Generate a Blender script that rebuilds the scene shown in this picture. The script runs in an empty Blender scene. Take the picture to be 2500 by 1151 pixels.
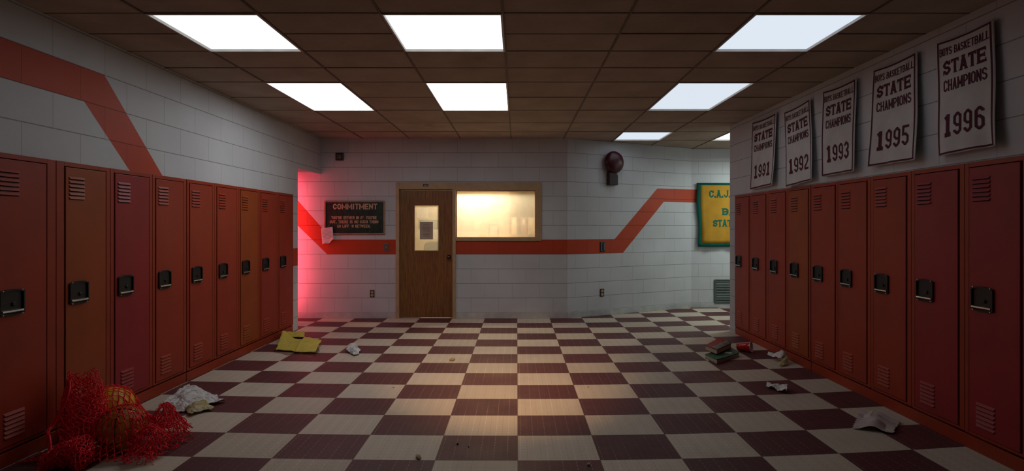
import bpy, bmesh, math, random
from mathutils import Vector, Matrix, noise as mnoise

# ------------------------------------------------------------------ camera, world, exposure
F = 1250.0; VX, VY = 1262.0, 554.0; EYE = 1.4
sc = bpy.context.scene
C = sc.collection
cam_d = bpy.data.cameras.new('camera'); cam_d.lens = 18.0; cam_d.sensor_width = 36.0
cam_d.shift_x = (1250 - VX) / 2500; cam_d.shift_y = -(575.5 - VY) / 2500
cam_d.clip_start = 0.05
cam = bpy.data.objects.new('camera', cam_d); C.objects.link(cam)
cam.location = (0, 0, EYE); cam.rotation_euler = (math.pi / 2, 0, 0)
sc.camera = cam
w = bpy.data.worlds.new('world'); sc.world = w; w.use_nodes = True
w.node_tree.nodes['Background'].inputs[0].default_value = (0.004, 0.004, 0.005, 1)
vs = sc.view_settings
vs.view_transform = 'Standard'; vs.look = 'None'; vs.gamma = 1; vs.use_curve_mapping = False
vs.exposure = 0.0
sc.cycles.sample_clamp_indirect = 4.0
sc.cycles.max_bounces = 8
sc.cycles.caustics_reflective = False; sc.cycles.caustics_refractive = False
try: sc.cycles.use_denoising = True
except Exception: pass

def lamp(name, kind, loc, color, power, rot=(0, 0, 0), **kw):
    d = bpy.data.lights.new(name, kind); d.color = color; d.energy = power
    for k, v in kw.items(): setattr(d, k, v)
    o = bpy.data.objects.new(name, d); C.objects.link(o); o.location = loc; o.rotation_euler = rot
    return o
def aim(o, target):
    o.rotation_euler = (Vector(target) - o.location).to_track_quat('-Z', 'Y').to_euler()

# red glow from the side passage on the left
o = lamp('passage_red_tube', 'AREA', (-3.46, 7.55, 1.15), (1.0, 0.085, 0.125), 11.5, shape='RECTANGLE', size=0.06, size_y=2.0)
o.rotation_euler = Vector((0.40, 0.92, 0.0)).to_track_quat('-Z', 'Y').to_euler()
# warm office lamps behind the window
lamp('office_ceiling_lamp', 'POINT', (-0.66, 8.28, 2.24), (1.0, 0.86, 0.63), 92, shadow_soft_size=0.12)
o = lamp('office_back_lamp', 'SPOT', (-0.30, 10.0, 2.45), (1.0, 0.55, 0.25), 130, spot_size=math.radians(50), spot_blend=0.7, shadow_soft_size=0.15)
aim(o, (0.0, 5.0, 0.2))
# unseen warm spot, added to make the orange pool on the floor
o = lamp('added_pool_spot', 'SPOT', (-0.05, 1.5, 2.72), (1.0, 0.56, 0.26), 560, spot_size=math.radians(38), spot_blend=1.0, shadow_soft_size=0.08)
aim(o, (-0.08, 4.9, 0.0))
# cool daylight-white lamp further along the right passage
lamp('passage_cool_lamp', 'AREA', (4.3, 7.7, 2.6), (0.86, 1.0, 0.92), 32, (0, 0, 0), size=0.7)

PANEL = {  # strength of each ceiling panel
 'left_front': 1.2, 'mid_front': 1.4, 'right_front': 0.90, 'left_back': 4.4, 'mid_back': 4.4, 'right_back': 0.88, 'alcove': 0.9, 'passage': 1.6}

# ------------------------------------------------------------------ helpers
rnd = random.Random(4)
def X_at(px, y): return (px - VX) / F * y
def Z_at(py, y): return EYE + (VY - py) / F * y
def floor_at(px, py, h=0.0):
    y = F * (EYE - h) / (py - VY); return Vector((X_at(px, y), y, h))
def lwall(px, py, x=-2.97):
    y = F * x / (px - VX); return (y, Z_at(py, y))

def props(o, label=None, cat=None, group=None, kind=None):
    if label: o['label'] = label
    if cat: o['category'] = cat
    if group: o['group'] = group
    if kind: o['kind'] = kind
    return o
def empty(name, loc=(0, 0, 0), rz=0.0, label=None, cat=None, group=None):
    o = bpy.data.objects.new(name, None); C.objects.link(o)
    o.location = loc; o.rotation_euler = (0, 0, rz); o.empty_display_size = 0.1
    return props(o, label, cat, group)
def obj(name, bm, mats, parent=None, smooth=False, bevel=0.0, segs=2, label=None):
    me = bpy.data.meshes.new(name)
    bmesh.ops.remove_doubles(bm, verts=bm.verts[:], dist=1e-6) if bm.verts and not bm.loops.layers.uv else None
    if not bm.loops.layers.uv: bmesh.ops.recalc_face_normals(bm, faces=bm.faces[:])
    bm.to_mesh(me); bm.free()
    for m in (mats if isinstance(mats, (list, tuple)) else [mats]): me.materials.append(m)
    if smooth:
        for p in me.polygons: p.use_smooth = True
    o = bpy.data.objects.new(name, me); C.objects.link(o)
    if parent: o.parent = parent
    if bevel:
        b = o.modifiers.new('bevel', 'BEVEL'); b.width = bevel; b.segments = segs; b.limit_method = 'ANGLE'
    if label: o['label'] = label
    return o
def NB(): return bmesh.new()
def box(bm, x0, x1, y0, y1, z0, z1, mi=0):
    v = [bm.verts.new((x, y, z)) for z in (z0, z1) for y in (y0, y1) for x in (x0, x1)]
    fs = []
    for q in ((0, 2, 3, 1), (4, 5, 7, 6), (0, 1, 5, 4), (2, 6, 7, 3), (0, 4, 6, 2), (1, 3, 7, 5)):
        f = bm.faces.new([v[i] for i in q]); f.material_index = mi; fs.append(f)
    return v
def quad(bm, pts, mi=0):
    f = bm.faces.new([bm.verts.new(p) for p in pts]); f.material_index = mi; return f
def prism(bm, pts, d, mi=0):
    """closed solid from a polygon of 3d points pushed along vector d"""
    d = Vector(d); a = [bm.verts.new(p) for p in pts]; b = [bm.verts.new(Vector(p) + d) for p in pts]
    n = len(a)
    for f in ([bm.faces.new(a), bm.faces.new(b[::-1])] + [bm.faces.new((a[i], b[i], b[(i + 1) % n], a[(i + 1) % n])) for i in range(n)]):
        f.material_index = mi
def lathe(bm, prof, n, M=Matrix(), mi=0, caps=True):
    rings = []
    for r, h in prof:
        rings.append([bm.verts.new(M @ Vector((r * math.cos(2 * math.pi * k / n), r * math.sin(2 * math.pi * k / n), h))) for k in range(n)])
    for a, b in zip(rings, rings[1:]):
        for k in range(n):
            f = bm.faces.new((a[k], a[(k + 1) % n], b[(k + 1) % n], b[k])); f.material_index = mi
    if caps:
        for r in (rings[0], rings[-1]):
            f = bm.faces.new(r); f.material_index = mi
def tube(bm, pts, r, n=5, mi=0):
    pts = [Vector(p) for p in pts]; rings = []
    for i, p in enumerate(pts):
        t = (pts[min(i + 1, len(pts) - 1)] - pts[max(i - 1, 0)])
        if t.length < 1e-9: t = Vector((0, 0, 1))
        t.normalize(); a = t.orthogonal().normalized()
        if rings and last is not None:
            a = (last - t * last.dot(t));
            a = a.normalized() if a.length > 1e-6 else t.orthogonal().normalized()
        last = a; b = t.cross(a)
        rings.append([bm.verts.new(p + (a * math.cos(2 * math.pi * k / n) + b * math.sin(2 * math.pi * k / n)) * r) for k in range(n)])
        if i == 0: last = a
    for q, s in zip(rings, rings[1:]):
        for k in range(n):
            f = bm.faces.new((q[k], q[(k + 1) % n], s[(k + 1) % n], s[k])); f.material_index = mi
    for q in (rings[0], rings[-1]):
        f = bm.faces.new(q); f.material_index = mi
last = None
def solid(o, th, off=0.0):
    s = o.modifiers.new('thickness', 'SOLIDIFY'); s.thickness = th; s.offset = off

# ------------------------------------------------------------------ materials
class NT:
    def __init__(s, name):
        s.m = bpy.data.materials.new(name); s.m.use_nodes = True; s.t = s.m.node_tree
        s.b = s.t.nodes['Principled BSDF']; s.out = s.t.nodes['Material Output']
    def n(s, typ, **kw):
        x = s.t.nodes.new(typ)
        for k, v in kw.items():
            if k.startswith('i_'):
                key = k[2:]; key = int(key) if key.isdigit() else key.replace('_', ' ')
                s.set(x.inputs[key], v)
            else: setattr(x, k, v)
        return x
    def set(s, sock, v):
        if hasattr(v, 'is_output') or isinstance(v, bpy.types.NodeSocket): s.t.links.new(v, sock)
        else:
            if isinstance(v, tuple) and len(v) == 3 and sock.type == 'RGBA': v = (*v, 1)
            sock.default_value = v
    def math(s, op, a, b=0.0, c=None):
        x = s.n('ShaderNodeMath', operation=op); s.set(x.inputs[0], a); s.set(x.inputs[1], b)
        if c is not None: s.set(x.inputs[2], c)
        return x.outputs[0]
    def mix(s, f, a, b, blend='MIX'):
        x = s.n('ShaderNodeMix', data_type='RGBA', blend_type=blend)
        s.set(x.inputs[0], f); s.set(x.inputs[6], a); s.set(x.inputs[7], b); return x.outputs[2]
    def noise(s, scale, vec=None, detail=3.0, rough=0.5):
        x = s.n('ShaderNodeTexNoise'); x.inputs['Scale'].default_value = scale
        x.inputs['Detail'].default_value = detail; x.inputs['Roughness'].default_value = rough
        if vec is not None: s.set(x.inputs['Vector'], vec)
        return x.outputs[0]
    def ramp(s, f, lo, hi):
        x = s.n('ShaderNodeMapRange'); x.clamp = True; s.set(x.inputs[0], f)
        x.inputs[1].default_value = lo; x.inputs[2].default_value = hi; return x.outputs[0]
    def obc(s): return s.n('ShaderNodeTexCoord').outputs['Object']
    def uv(s): return s.n('ShaderNodeTexCoord').outputs['UV']
    def mapping(s, vec, scale):
        x = s.n('ShaderNodeMapping'); s.set(x.inputs['Vector'], vec); x.inputs['Scale'].default_value = scale; return x.outputs[0]
    def bump(s, h, strength, dist=0.01):
        x = s.n('ShaderNodeBump'); x.inputs['Strength'].default_value = strength; x.inputs['Distance'].default_value = dist
        s.set(x.inputs['Height'], h); s.t.links.new(x.outputs[0], s.b.inputs['Normal'])
    def fin(s, col=None, rough=None, metal=None, spec=None):
        if col is not None: s.set(s.b.inputs['Base Color'], col)
        if rough is not None: s.set(s.b.inputs['Roughness'], rough)
        if metal is not None: s.set(s.b.inputs['Metallic'], metal)
        if spec is not None: s.set(s.b.inputs['Specular IOR Level'], spec)
        return s.m
def simple(name, col, rough=0.5, metal=0.0, var=0.12, scale=9.0, bump=0.0, bscale=120.0, spec=0.5):
    s = NT(name); v = s.obc(); n = s.noise(scale, v)
    dark = tuple(c * (1 - var) for c in col); lite = tuple(min(1, c * (1 + var)) for c in col)
    c = s.mix(s.ramp(n, 0.3, 0.7), dark, lite)
    if bump: s.bump(s.noise(bscale, v, 4), bump, 0.004)
    return s.fin(c, rough, metal, spec)

def block_wall(name, bw, bh, paint, rough=0.55):
    s = NT(name); uv = s.uv()
    br = s.n('ShaderNodeTexBrick', offset=0.5, offset_frequency=2, squash=1.0, squash_frequency=2)
    s.set(br.inputs['Vector'], uv)
    for k, v in (('Scale', 1.0), ('Mortar Size', 0.0042), ('Mortar Smooth', 0.35), ('Bias', 0.0), ('Brick Width', bw), ('Row Height', bh)):
        br.inputs[k].default_value = v
    br.inputs['Color1'].default_value = (0, 0, 0, 1); br.inputs['Color2'].default_value = (1, 1, 1, 1)
    mort = br.outputs['Fac']
    ob = s.obc(); big = s.noise(1.3, ob, 4); mid = s.noise(22, ob, 4); fine = s.noise(260, ob, 3, 0.7)
    per = s.n('ShaderNodeSeparateColor'); s.set(per.inputs[0], br.outputs['Color'])
    d1 = tuple(c * 0.88 for c in paint); l1 = tuple(min(1, c * 1.06) for c in paint)
    c = s.mix(s.ramp(big, 0.3, 0.7), d1, l1)
    c = s.mix(s.math('MULTIPLY', s.ramp(per.outputs[0], 0, 1), 0.10), c, tuple(x * 0.75 for x in paint))
    c = s.mix(s.math('MULTIPLY', s.ramp(fine, 0.55, 0.75), 0.22), c, tuple(x * 0.7 for x in paint))
    sxy = s.n('ShaderNodeSeparateXYZ'); s.set(sxy.inputs[0], uv)
    fb = s.math('FRACT', s.math('DIVIDE', sxy.outputs[1], bh)); bed = s.math('GREATER_THAN', s.math('ABSOLUTE', s.math('SUBTRACT', fb, 0.5)), 0.5 - 0.0032 / bh)
    c = s.mix(s.math('MULTIPLY', mort, 0.34), c, tuple(x * 0.42 for x in paint))
    c = s.mix(s.math('MULTIPLY', bed, s.math('MULTIPLY_ADD', mid, 0.5, 0.34)), c, tuple(x * 0.22 for x in paint))
    h = s.math('ADD', s.math('MULTIPLY', s.math('SUBTRACT', 1.0, mort), 1.0), s.math('ADD', s.math('MULTIPLY', fine, 0.30), s.math('MULTIPLY', mid, 0.18)))
    s.bump(h, 0.55, 0.006)
    return s.fin(c, rough, 0, 0.35)

WHITE = (0.61, 0.62, 0.645); ORANGE = (0.52, 0.058, 0.018)
def wall_mats(tag_, bw, bh): return [block_wall('painted block white ' + tag_, bw, bh, WHITE), block_wall('painted block orange ' + tag_, bw, bh, ORANGE, 0.5)]

def floor_mat():
    s = NT('checker vinyl tile'); uv = s.uv(); ob = s.obc()
    sx = s.n('ShaderNodeSeparateXYZ'); s.set(sx.inputs[0], uv)
    u, v = sx.outputs[0], sx.outputs[1]
    iu = s.math('FLOOR', u); iv = s.math('FLOOR', v)
    fu = s.math('FRACT', u); fv = s.math('FRACT', v)
    par = s.math('FLOORED_MODULO', s.math('ADD', iu, iv), 2.0)      # 1 = cream
    par = s.math('GREATER_THAN', par, 0.5)
    wn = s.n('ShaderNodeTexWhiteNoise', noise_dimensions='2D')
    cv = s.n('ShaderNodeCombineXYZ'); s.set(cv.inputs[0], iu); s.set(cv.inputs[1], iv); s.set(wn.inputs['Vector'], cv.outputs[0])
    r = wn.outputs['Value']
    cream = s.mix(r, (0.51, 0.435, 0.345), (0.60, 0.52, 0.42))
    dark = s.mix(r, (0.072, 0.018, 0.025), (0.105, 0.027, 0.031))
    streak = s.noise(14, s.mapping(ob, (0.7, 6.0, 1)), 4, 0.6)
    dark = s.mix(s.math('MULTIPLY', s.ramp(streak, 0.45, 0.8), 0.45), dark, (0.19, 0.055, 0.05))
    fine = s.noise(150, ob, 3, 0.65)
    cream = s.mix(s.math('MULTIPLY', s.ramp(fine, 0.5, 0.75), 0.35), cream, (0.33, 0.26, 0.19))
    c = s.mix(par, dark, cream)
    # long rows of stitched dashes running away from the camera
    def dash(k, off, width, rep, duty, offv):
        a = s.math('FRACT', s.math('ADD', s.math('MULTIPLY', fu, k), off))
        m = s.math('LESS_THAN', a, width)
        b = s.math('LESS_THAN', s.math('FRACT', s.math('ADD', s.math('MULTIPLY', fv, rep), offv)), duty)
        return s.math('MULTIPLY', m, b)
    d1 = dash(6.0, 0.80, 0.055, 9.0, 0.62, 0.0); d2 = dash(6.0, 0.30, 0.05, 9.0, 0.60, 0.5)
    a = s.math('FRACT', s.math('ADD', s.math('MULTIPLY', fv, 9.0), 0.2))
    d3 = s.math('MULTIPLY', s.math('LESS_THAN', a, 0.07), s.math('LESS_THAN', s.math('FRACT', s.math('MULTIPLY', fu, 12.0)), 0.6))
    wear = s.ramp(s.noise(1.9, ob, 3), 0.36, 0.62)
    d1 = s.math('MULTIPLY', d1, s.math('ADD', s.math('MULTIPLY', wear, 0.8), 0.2))
    c = s.mix(s.math('MULTIPLY', d1, 0.60), c, s.mix(par, (0.42, 0.20, 0.14), (0.85, 0.76, 0.66)))
    c = s.mix(s.math('MULTIPLY', d2, 0.45), c, s.mix(par, (0.22, 0.07, 0.06), (0.26, 0.19, 0.15)))
    c = s.mix(s.math('MULTIPLY', d3, 0.16), c, s.mix(par, (0.24, 0.08, 0.07), (0.30, 0.23, 0.18)))
    # seams
    eu = s.math('MINIMUM', fu, s.math('SUBTRACT', 1.0, fu)); ev = s.math('MINIMUM', fv, s.math('SUBTRACT', 1.0, fv))
    seam = s.math('MAXIMUM', s.math('LESS_THAN', eu, 0.0045), s.math('LESS_THAN', ev, 0.006))
    c = s.mix(s.math('MULTIPLY', seam, 0.7), c, (0.10, 0.055, 0.04))
    # grime and scuffs
    g = s.ramp(s.noise(2.3, ob, 5, 0.6), 0.52, 0.78)
    c = s.mix(s.math('MULTIPLY', g, 0.22), c, (0.13, 0.10, 0.08))
    sc_ = s.ramp(s.noise(30, s.mapping(ob, (1, 0.25, 1)), 5, 0.7), 0.66, 0.8)
    c = s.mix(s.math('MULTIPLY', sc_, 0.25), c, (0.30, 0.20, 0.17))
    rough = s.math('ADD', s.math('MULTIPLY', s.noise(4, ob, 3), 0.20), 0.46)
    rough = s.math('SUBTRACT', rough, s.math('MULTIPLY', d1, 0.16))
    h = s.math('ADD', s.math('MULTIPLY', s.math('ADD', d1, d2), 0.6), s.math('SUBTRACT', s.math('MULTIPLY', fine, 0.35), s.math('MULTIPLY', seam, 1.0)))
    s.bump(h, 0.30, 0.003)
    return s.fin(c, rough, 0, 0.45)

def ceil_mat():
    s = NT('mineral ceiling tile'); ob = s.obc()
    n1 = s.noise(3.0, ob, 4); st = s.noise(30, s.mapping(ob, (0.6, 4.0, 1)), 4, 0.65)
    c = s.mix(s.ramp(n1, 0.3, 0.7), (0.37, 0.31, 0.25), (0.46, 0.39, 0.32))
    c = s.mix(s.math('MULTIPLY', s.ramp(st, 0.56, 0.70), 0.30), c, (0.20, 0.14, 0.10))
    stn = s.ramp(s.noise(1.1, ob, 5, 0.6), 0.66, 0.72)
    c = s.mix(s.math('MULTIPLY', stn, 0.40), c, (0.26, 0.15, 0.075))
    s.bump(st, 0.35, 0.004)
    return s.fin(c, 0.9, 0, 0.1)

def wood_mat():
    s = NT('stained oak veneer'); ob = s.obc()
    warp = s.noise(1.6, s.mapping(ob, (2.2, 1, 0.5)), 3)
    g = s.noise(9.0, s.mapping(ob, (9.0, 1.0, 0.5)), 6, 0.62)
    g2 = s.noise(40.0, s.mapping(ob, (5.0, 1.0, 0.22)), 3, 0.6)
    c = s.mix(s.ramp(g, 0.32, 0.68), (0.165, 0.066, 0.020), (0.36, 0.155, 0.048))
    c = s.mix(s.math('MULTIPLY', s.ramp(g2, 0.52, 0.74), 0.5), c, (0.055, 0.024, 0.012))
    c = s.mix(s.math('MULTIPLY', s.ramp(warp, 0.45, 0.7), 0.4), c, (0.10, 0.043, 0.018))
    s.bump(g2, 0.15, 0.002)
    return s.fin(c, 0.42, 0, 0.4)

def hazy_glass(name, veil=0.20, tint=(1, 0.97, 0.9)):
    s = NT(name); t = s.t; t.nodes.remove(s.b)
    tr = s.n('ShaderNodeBsdfTransparent'); tr.inputs[0].default_value = (*tint, 1)
    tl = s.n('ShaderNodeBsdfTranslucent'); tl.inputs[0].default_value = (0.95, 0.92, 0.85, 1)
    gl = s.n('ShaderNodeBsdfGlossy'); gl.inputs['Roughness'].default_value = 0.06
    dirt = s.math('MULTIPLY_ADD', s.noise(6, s.obc(), 4), veil * 0.5, veil * 0.75)
    m1 = s.n('ShaderNodeMixShader'); s.set(m1.inputs[0], dirt); t.links.new(tr.outputs[0], m1.inputs[1]); t.links.new(tl.outputs[0], m1.inputs[2])
    m2 = s.n('ShaderNodeMixShader'); m2.inputs[0].default_value = 0.04; t.links.new(m1.outputs[0], m2.inputs[1]); t.links.new(gl.outputs[0], m2.inputs[2])
    t.links.new(m2.outputs[0], s.out.inputs['Surface'])
    return s.m
def emit(name, col, k):
    s = NT(name); s.t.nodes.remove(s.b)
    e = s.n('ShaderNodeEmission'); e.inputs[0].default_value = (*col, 1); e.inputs[1].default_value = k
    s.t.links.new(e.outputs[0], s.out.inputs['Surface']); return s.m

def fabric(name, col, rough=0.85, stain=None, weave=420, sss=False):
    s = NT(name); ob = s.obc(); n = s.noise(7, ob, 4)
    c = s.mix(s.ramp(n, 0.3, 0.7), tuple(x * 0.84 for x in col), col)
    if stain: c = s.mix(s.math('MULTIPLY', s.ramp(s.noise(5.5, ob, 4, 0.6), 0.50, 0.66), 0.6), c, stain)
    s.bump(s.noise(weave, ob, 2), 0.25, 0.002)
    return s.fin(c, rough, 0, 0.2)

M = dict(
 floor=floor_mat(), ceil=ceil_mat(), wood=wood_mat(),
 grid=simple('tee bar with painted shadow tone', (0.16, 0.12, 0.09), 0.7),  # darker than the tiles to paint in the shadow gaps
 troffer=simple('white enamel fixture rim', (0.55, 0.52, 0.48), 0.5),
 frame=simple('tan painted steel frame', (0.46, 0.31, 0.17), 0.5, var=0.10, bump=0.05),
 base=simple('painted cove base', (0.50, 0.50, 0.50), 0.5),
 blackmetal=simple('black enamel steel', (0.012, 0.012, 0.012), 0.38, 0.2),
 pan=simple('black pressed pan', (0.004, 0.004, 0.004), 0.5),
 chrome=simple('worn chrome', (0.62, 0.61, 0.58), 0.25, 1.0),
 knob=simple('dark bronze knob', (0.12, 0.10, 0.085), 0.22, 1.0),
 slot=simple('painted black gap shade', (0.006, 0.005, 0.005), 0.9),  # black painted for shade in vents, locker insides and plinth gap
 maroon=simple('maroon felt', (0.085, 0.006, 0.020), 0.85),
 bannerw=fabric('white banner cloth', (0.66, 0.64, 0.62)),
 bannery=fabric('gold banner cloth', (0.56, 0.29, 0.032), stain=(0.46, 0.20, 0.02)),
 bannerg=fabric('green banner cloth', (0.008, 0.135, 0.095)),
 bellred=simple('dark red bell paint', (0.055, 0.003, 0.009), 0.33, 0.0),
 bellbox=simple('maroon cast metal', (0.025, 0.004, 0.008), 0.5),
 signface=simple('green black sign face', (0.010, 0.030, 0.021), 0.45, var=0.5, scale=14),
 signframe=simple('tarnished gold frame', (0.36, 0.22, 0.13), 0.45, 0.3, var=0.25),
 signtext=simple('faded gold lettering', (0.58, 0.42, 0.27), 0.6, var=0.2, scale=60),
 paper=fabric('white paper', (0.72, 0.70, 0.69), 0.8), ink=simple('grey pencil writing', (0.28, 0.24, 0.25), 0.8),
 steel=simple('brushed steel plate', (0.30, 0.28, 0.27), 0.35, 0.9), brownplastic=simple('dark brown plastic', (0.045, 0.026, 0.020), 0.4),
 ivory=simple('ivory plastic', (0.50, 0.37, 0.22), 0.4), purpleplastic=simple('dark plum plastic', (0.030, 0.016, 0.026), 0.35),
 towel=fabric('white paper towel', (0.70, 0.68, 0.66), 0.95), stainp=fabric('yellow stained paper', (0.50, 0.42, 0.18), 0.8, stain=(0.62, 0.58, 0.46)),
 pink=fabric('speckled napkin', (0.58, 0.50, 0.49), 0.95, stain=(0.36, 0.26, 0.14)),
 yellow=fabric('yellow shop cloth', (0.64, 0.52, 0.10), 0.95, stain=(0.60, 0.42, 0.10), weave=300),
 bookred=simple('worn red cover', (0.30, 0.012, 0.020), 0.55, var=0.25), bookgreen=simple('worn green cover', (0.020, 0.115, 0.055), 0.55, var=0.25),
 pages=simple('yellowed page edges', (0.46, 0.40, 0.31), 0.9, scale=50), greypage=simple('grimy grey page', (0.17, 0.16, 0.13), 0.8, var=0.3),
 cupred=simple('red plastic', (0.42, 0.008, 0.012), 0.22), cupwhite=simple('white plastic', (0.75, 0.74, 0.72), 0.35),
 net=simple('red nylon cord', (0.88, 0.006, 0.022), 0.30, var=0.08, scale=40),
 cream=simple('cream office paint', (0.56, 0.49, 0.36), 0.8), officegrey=simple('khaki shelf unit', (0.075, 0.065, 0.04), 0.7),
 teal=fabric('grey green upholstery', (0.15, 0.165, 0.13), 0.9), darkoff=simple('dark office plastic', (0.025, 0.025, 0.025), 0.5),
 bindtan=simple('tan binder', (0.52, 0.36, 0.19), 0.6), bindred=simple('rust binder', (0.38, 0.16, 0.08), 0.6),
 crumb=simple('tan crumb', (0.40, 0.29, 0.17), 0.9, bump=0.3), darkcrumb=simple('dark chip', (0.05, 0.035, 0.03), 0.9), whitebead=simple('pale chip', (0.65, 0.63, 0.57), 0.6),
 grille=simple('dark green grey grille', (0.075, 0.10, 0.09), 0.5), dark=simple('dark void', (0.008, 0.009, 0.009), 0.9),
 glass=hazy_glass('hazy office glass', 0.36), doorglass=hazy_glass('hazy door glass', 0.22),
 lens=simple('grey lens', (0.20, 0.20, 0.17), 0.3), picblue=simple('hazy landscape print', (0.11, 0.14, 0.11), 0.6, var=0.5, scale=6),
 blackline=simple('black rubber seam', (0.010, 0.009, 0.009), 0.6),
)
# ------------------------------------------------------------------ structure
def pip(x, y, poly):
    ins = False; n = len(poly)
    for i in range(n):
        (x1, y1), (x2, y2) = poly[i], poly[(i + 1) % n]
        if (y1 > y) != (y2 > y) and x < (x2 - x1) * (y - y1) / (y2 - y1) + x1: ins = not ins
    return ins
def wall(name, org, d, rects, mats, uvo, stripes=(), extra=(), label=None):
    """rects (a0,a1,h0,h1) in the wall's own plane; extra = 3d quads with their uv"""
    bm = NB(); uvl = bm.loops.layers.uv.new('UVMap')
    for a0, a1, h0, h1 in rects:
        quad(bm, [(a0, 0, h0), (a1, 0, h0), (a1, 0, h1), (a0, 0, h1)])
    for poly in stripes:
        for (x1, y1), (x2, y2) in zip(poly, poly[1:] + poly[:1]):
            nrm = Vector((y2 - y1, 0, -(x2 - x1)))
            bmesh.ops.bisect_plane(bm, geom=bm.verts[:] + bm.edges[:] + bm.faces[:], plane_co=(x1, 0, y1), plane_no=nrm.normalized())
    d = Vector((d[0], d[1], 0)).normalized(); o3 = Vector((org[0], org[1], 0))
    for f in bm.faces:
        cc = f.calc_center_median()
        if any(pip(cc.x, cc.z, p) for p in stripes): f.material_index = 1
        for l in f.loops: l[uvl].uv = (l.vert.co.x - uvo[0], l.vert.co.z - uvo[1])
    for v in bm.verts: v.co = o3 + d * v.co.x + Vector((0, 0, v.co.z))
    for pts, uvs, mi in extra:
        f = quad(bm, pts, mi)
        for l, q in zip(f.loops, uvs): l[uvl].uv = q
    o = obj(name, bm, mats); o['kind'] = 'structure'
    if label: o['label'] = label
    return o

HC = 2.75
LX, RX = -2.99, 2.86
YL, YR = 6.986, 6.875          # where the side walls end
YB = 7.8125; DX = 0.769        # back wall, start of diagonal
DE = (3.01, 8.84); YA = 8.84
LB = 1.828; RB = 1.803
BW, BH = 0.417, 0.222
Y0 = -2.0
LFZ = -2.97; RFZ = 2.85

# floor, tile pattern slightly bowed toward the sides
bm = NB(); uvl = bm.loops.layers.uv.new('UVMap')
nx, ny = 44, 10; fx0, fx1, fy0, fy1 = -6.0, 6.5, Y0, 10.4
def fuv(x, y):
    k = 0.024 if x > 0 else 0.013
    return ((x - 0.005) / 0.495 + 41, (y - 3.0627 - k * min(abs(x), 3.2) ** 2) / 0.3645 + 40)
g = [[bm.verts.new((fx0 + (fx1 - fx0) * i / nx, fy0 + (fy1 - fy0) * j / ny, 0)) for i in range(nx + 1)] for j in range(ny + 1)]
for j in range(ny):
    for i in range(nx):
        f = bm.faces.new((g[j][i], g[j][i + 1], g[j + 1][i + 1], g[j + 1][i]))
        for l in f.loops: l[uvl].uv = fuv(l.vert.co.x, l.vert.co.y)
fl = obj('floor', bm, M['floor']); props(fl, 'checkered floor of cream and maroon vinyl tiles', 'floor', None, 'structure')

# ceiling: rows deepen towards the far end
COLS = [-6.0, -5.3, -4.55, -3.82, -3.09, -2.355, -1.638, -0.863, -0.09, 0.715, 1.505, 2.23, 3.03, 3.75, 4.55, 5.3, 6.5]
ROWS = [3.235 - 0.362 * k for k in range(15, 0, -1)] + [3.235, 3.583, 3.935, 4.349, 4.778, 5.34, 5.93, 6.65, 7.27, 8.0, 8.84, 9.6, 10.4]
LIGHTS = [ # (col lo, col hi, row lo, row hi, key, label)
 (-2.355, -1.638, 3.235, 3.935, 'left_front', 'large ceiling light panel nearest the upper left, above the left lockers'),
 (-0.863, -0.09, 3.235, 3.935, 'mid_front', 'ceiling light panel in the near row, middle one of three'),
 (1.505, 2.23, 3.235, 3.935, 'right_front', 'ceiling light panel in the near row closest to the white banners'),
 (-2.355, -1.638, 4.778, 5.93, 'left_back', 'left ceiling light panel of the second row from the front'),
 (-0.863, -0.09, 4.778, 5.93, 'mid_back', 'middle ceiling light panel of the second row, in front of the wooden door'),
 (1.505, 2.23, 4.778, 5.93, 'right_back', 'right ceiling light panel of the second row from the front'),
 (1.505, 2.23, 7.27, 8.0, 'alcove', 'small far ceiling light panel just in front of the red bell'),
 (3.03, 3.75, 7.27, 8.0, 'passage', 'farthest ceiling light panel, partly hidden by the end of the right wall')]
def is_light(x, y): return any(a < x < b and c < y < d for a, b, c, d, *_ in LIGHTS)
bm = NB()
for x0, x1 in zip(COLS, COLS[1:]):
    for y0, y1 in zip(ROWS, ROWS[1:]):
        if not is_light((x0 + x1) / 2, (y0 + y1) / 2):
            e = 0.002; box(bm, x0 + e, x1 - e, y0 + e, y1 - e, HC + rnd.uniform(0, 0.003), HC + 0.03)
ce = obj('ceiling', bm, M['ceil']); props(ce, 'dark tan ceiling of long panels', 'ceiling', None, 'structure')
bm = NB()
def light_span(y, x):  # tee bars do not cross the light panels
    return any(a < x < b and c + 1e-4 < y < d - 1e-4 for a, b, c, d, *_ in LIGHTS)
for y in ROWS:
    for x0, x1 in zip(COLS, COLS[1:]):
        if not light_span(y, (x0 + x1) / 2): box(bm, x0, x1, y - 0.005, y + 0.005, HC - 0.002, HC + 0.012)
for x in COLS[1:-1]:
    box(bm, x - 0.008, x + 0.008, ROWS[0], ROWS[-1], HC - 0.005, HC + 0.012)
gr = obj('trim_1', bm, M['grid']); props(gr, 'tee bar grid of the ceiling, darkened to paint shadow gaps', 'ceiling grid', None, 'structure')
bm = NB(); quad(bm, [(-6, Y0, HC + .12), (6.5, Y0, HC + .12), (6.5, 10.4, HC + .12), (-6, 10.4, HC + .12)])
rf = obj('ceiling_slab', bm, M['dark']); props(rf, 'dark slab above the ceiling panels', 'ceiling', None, 'structure')
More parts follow.
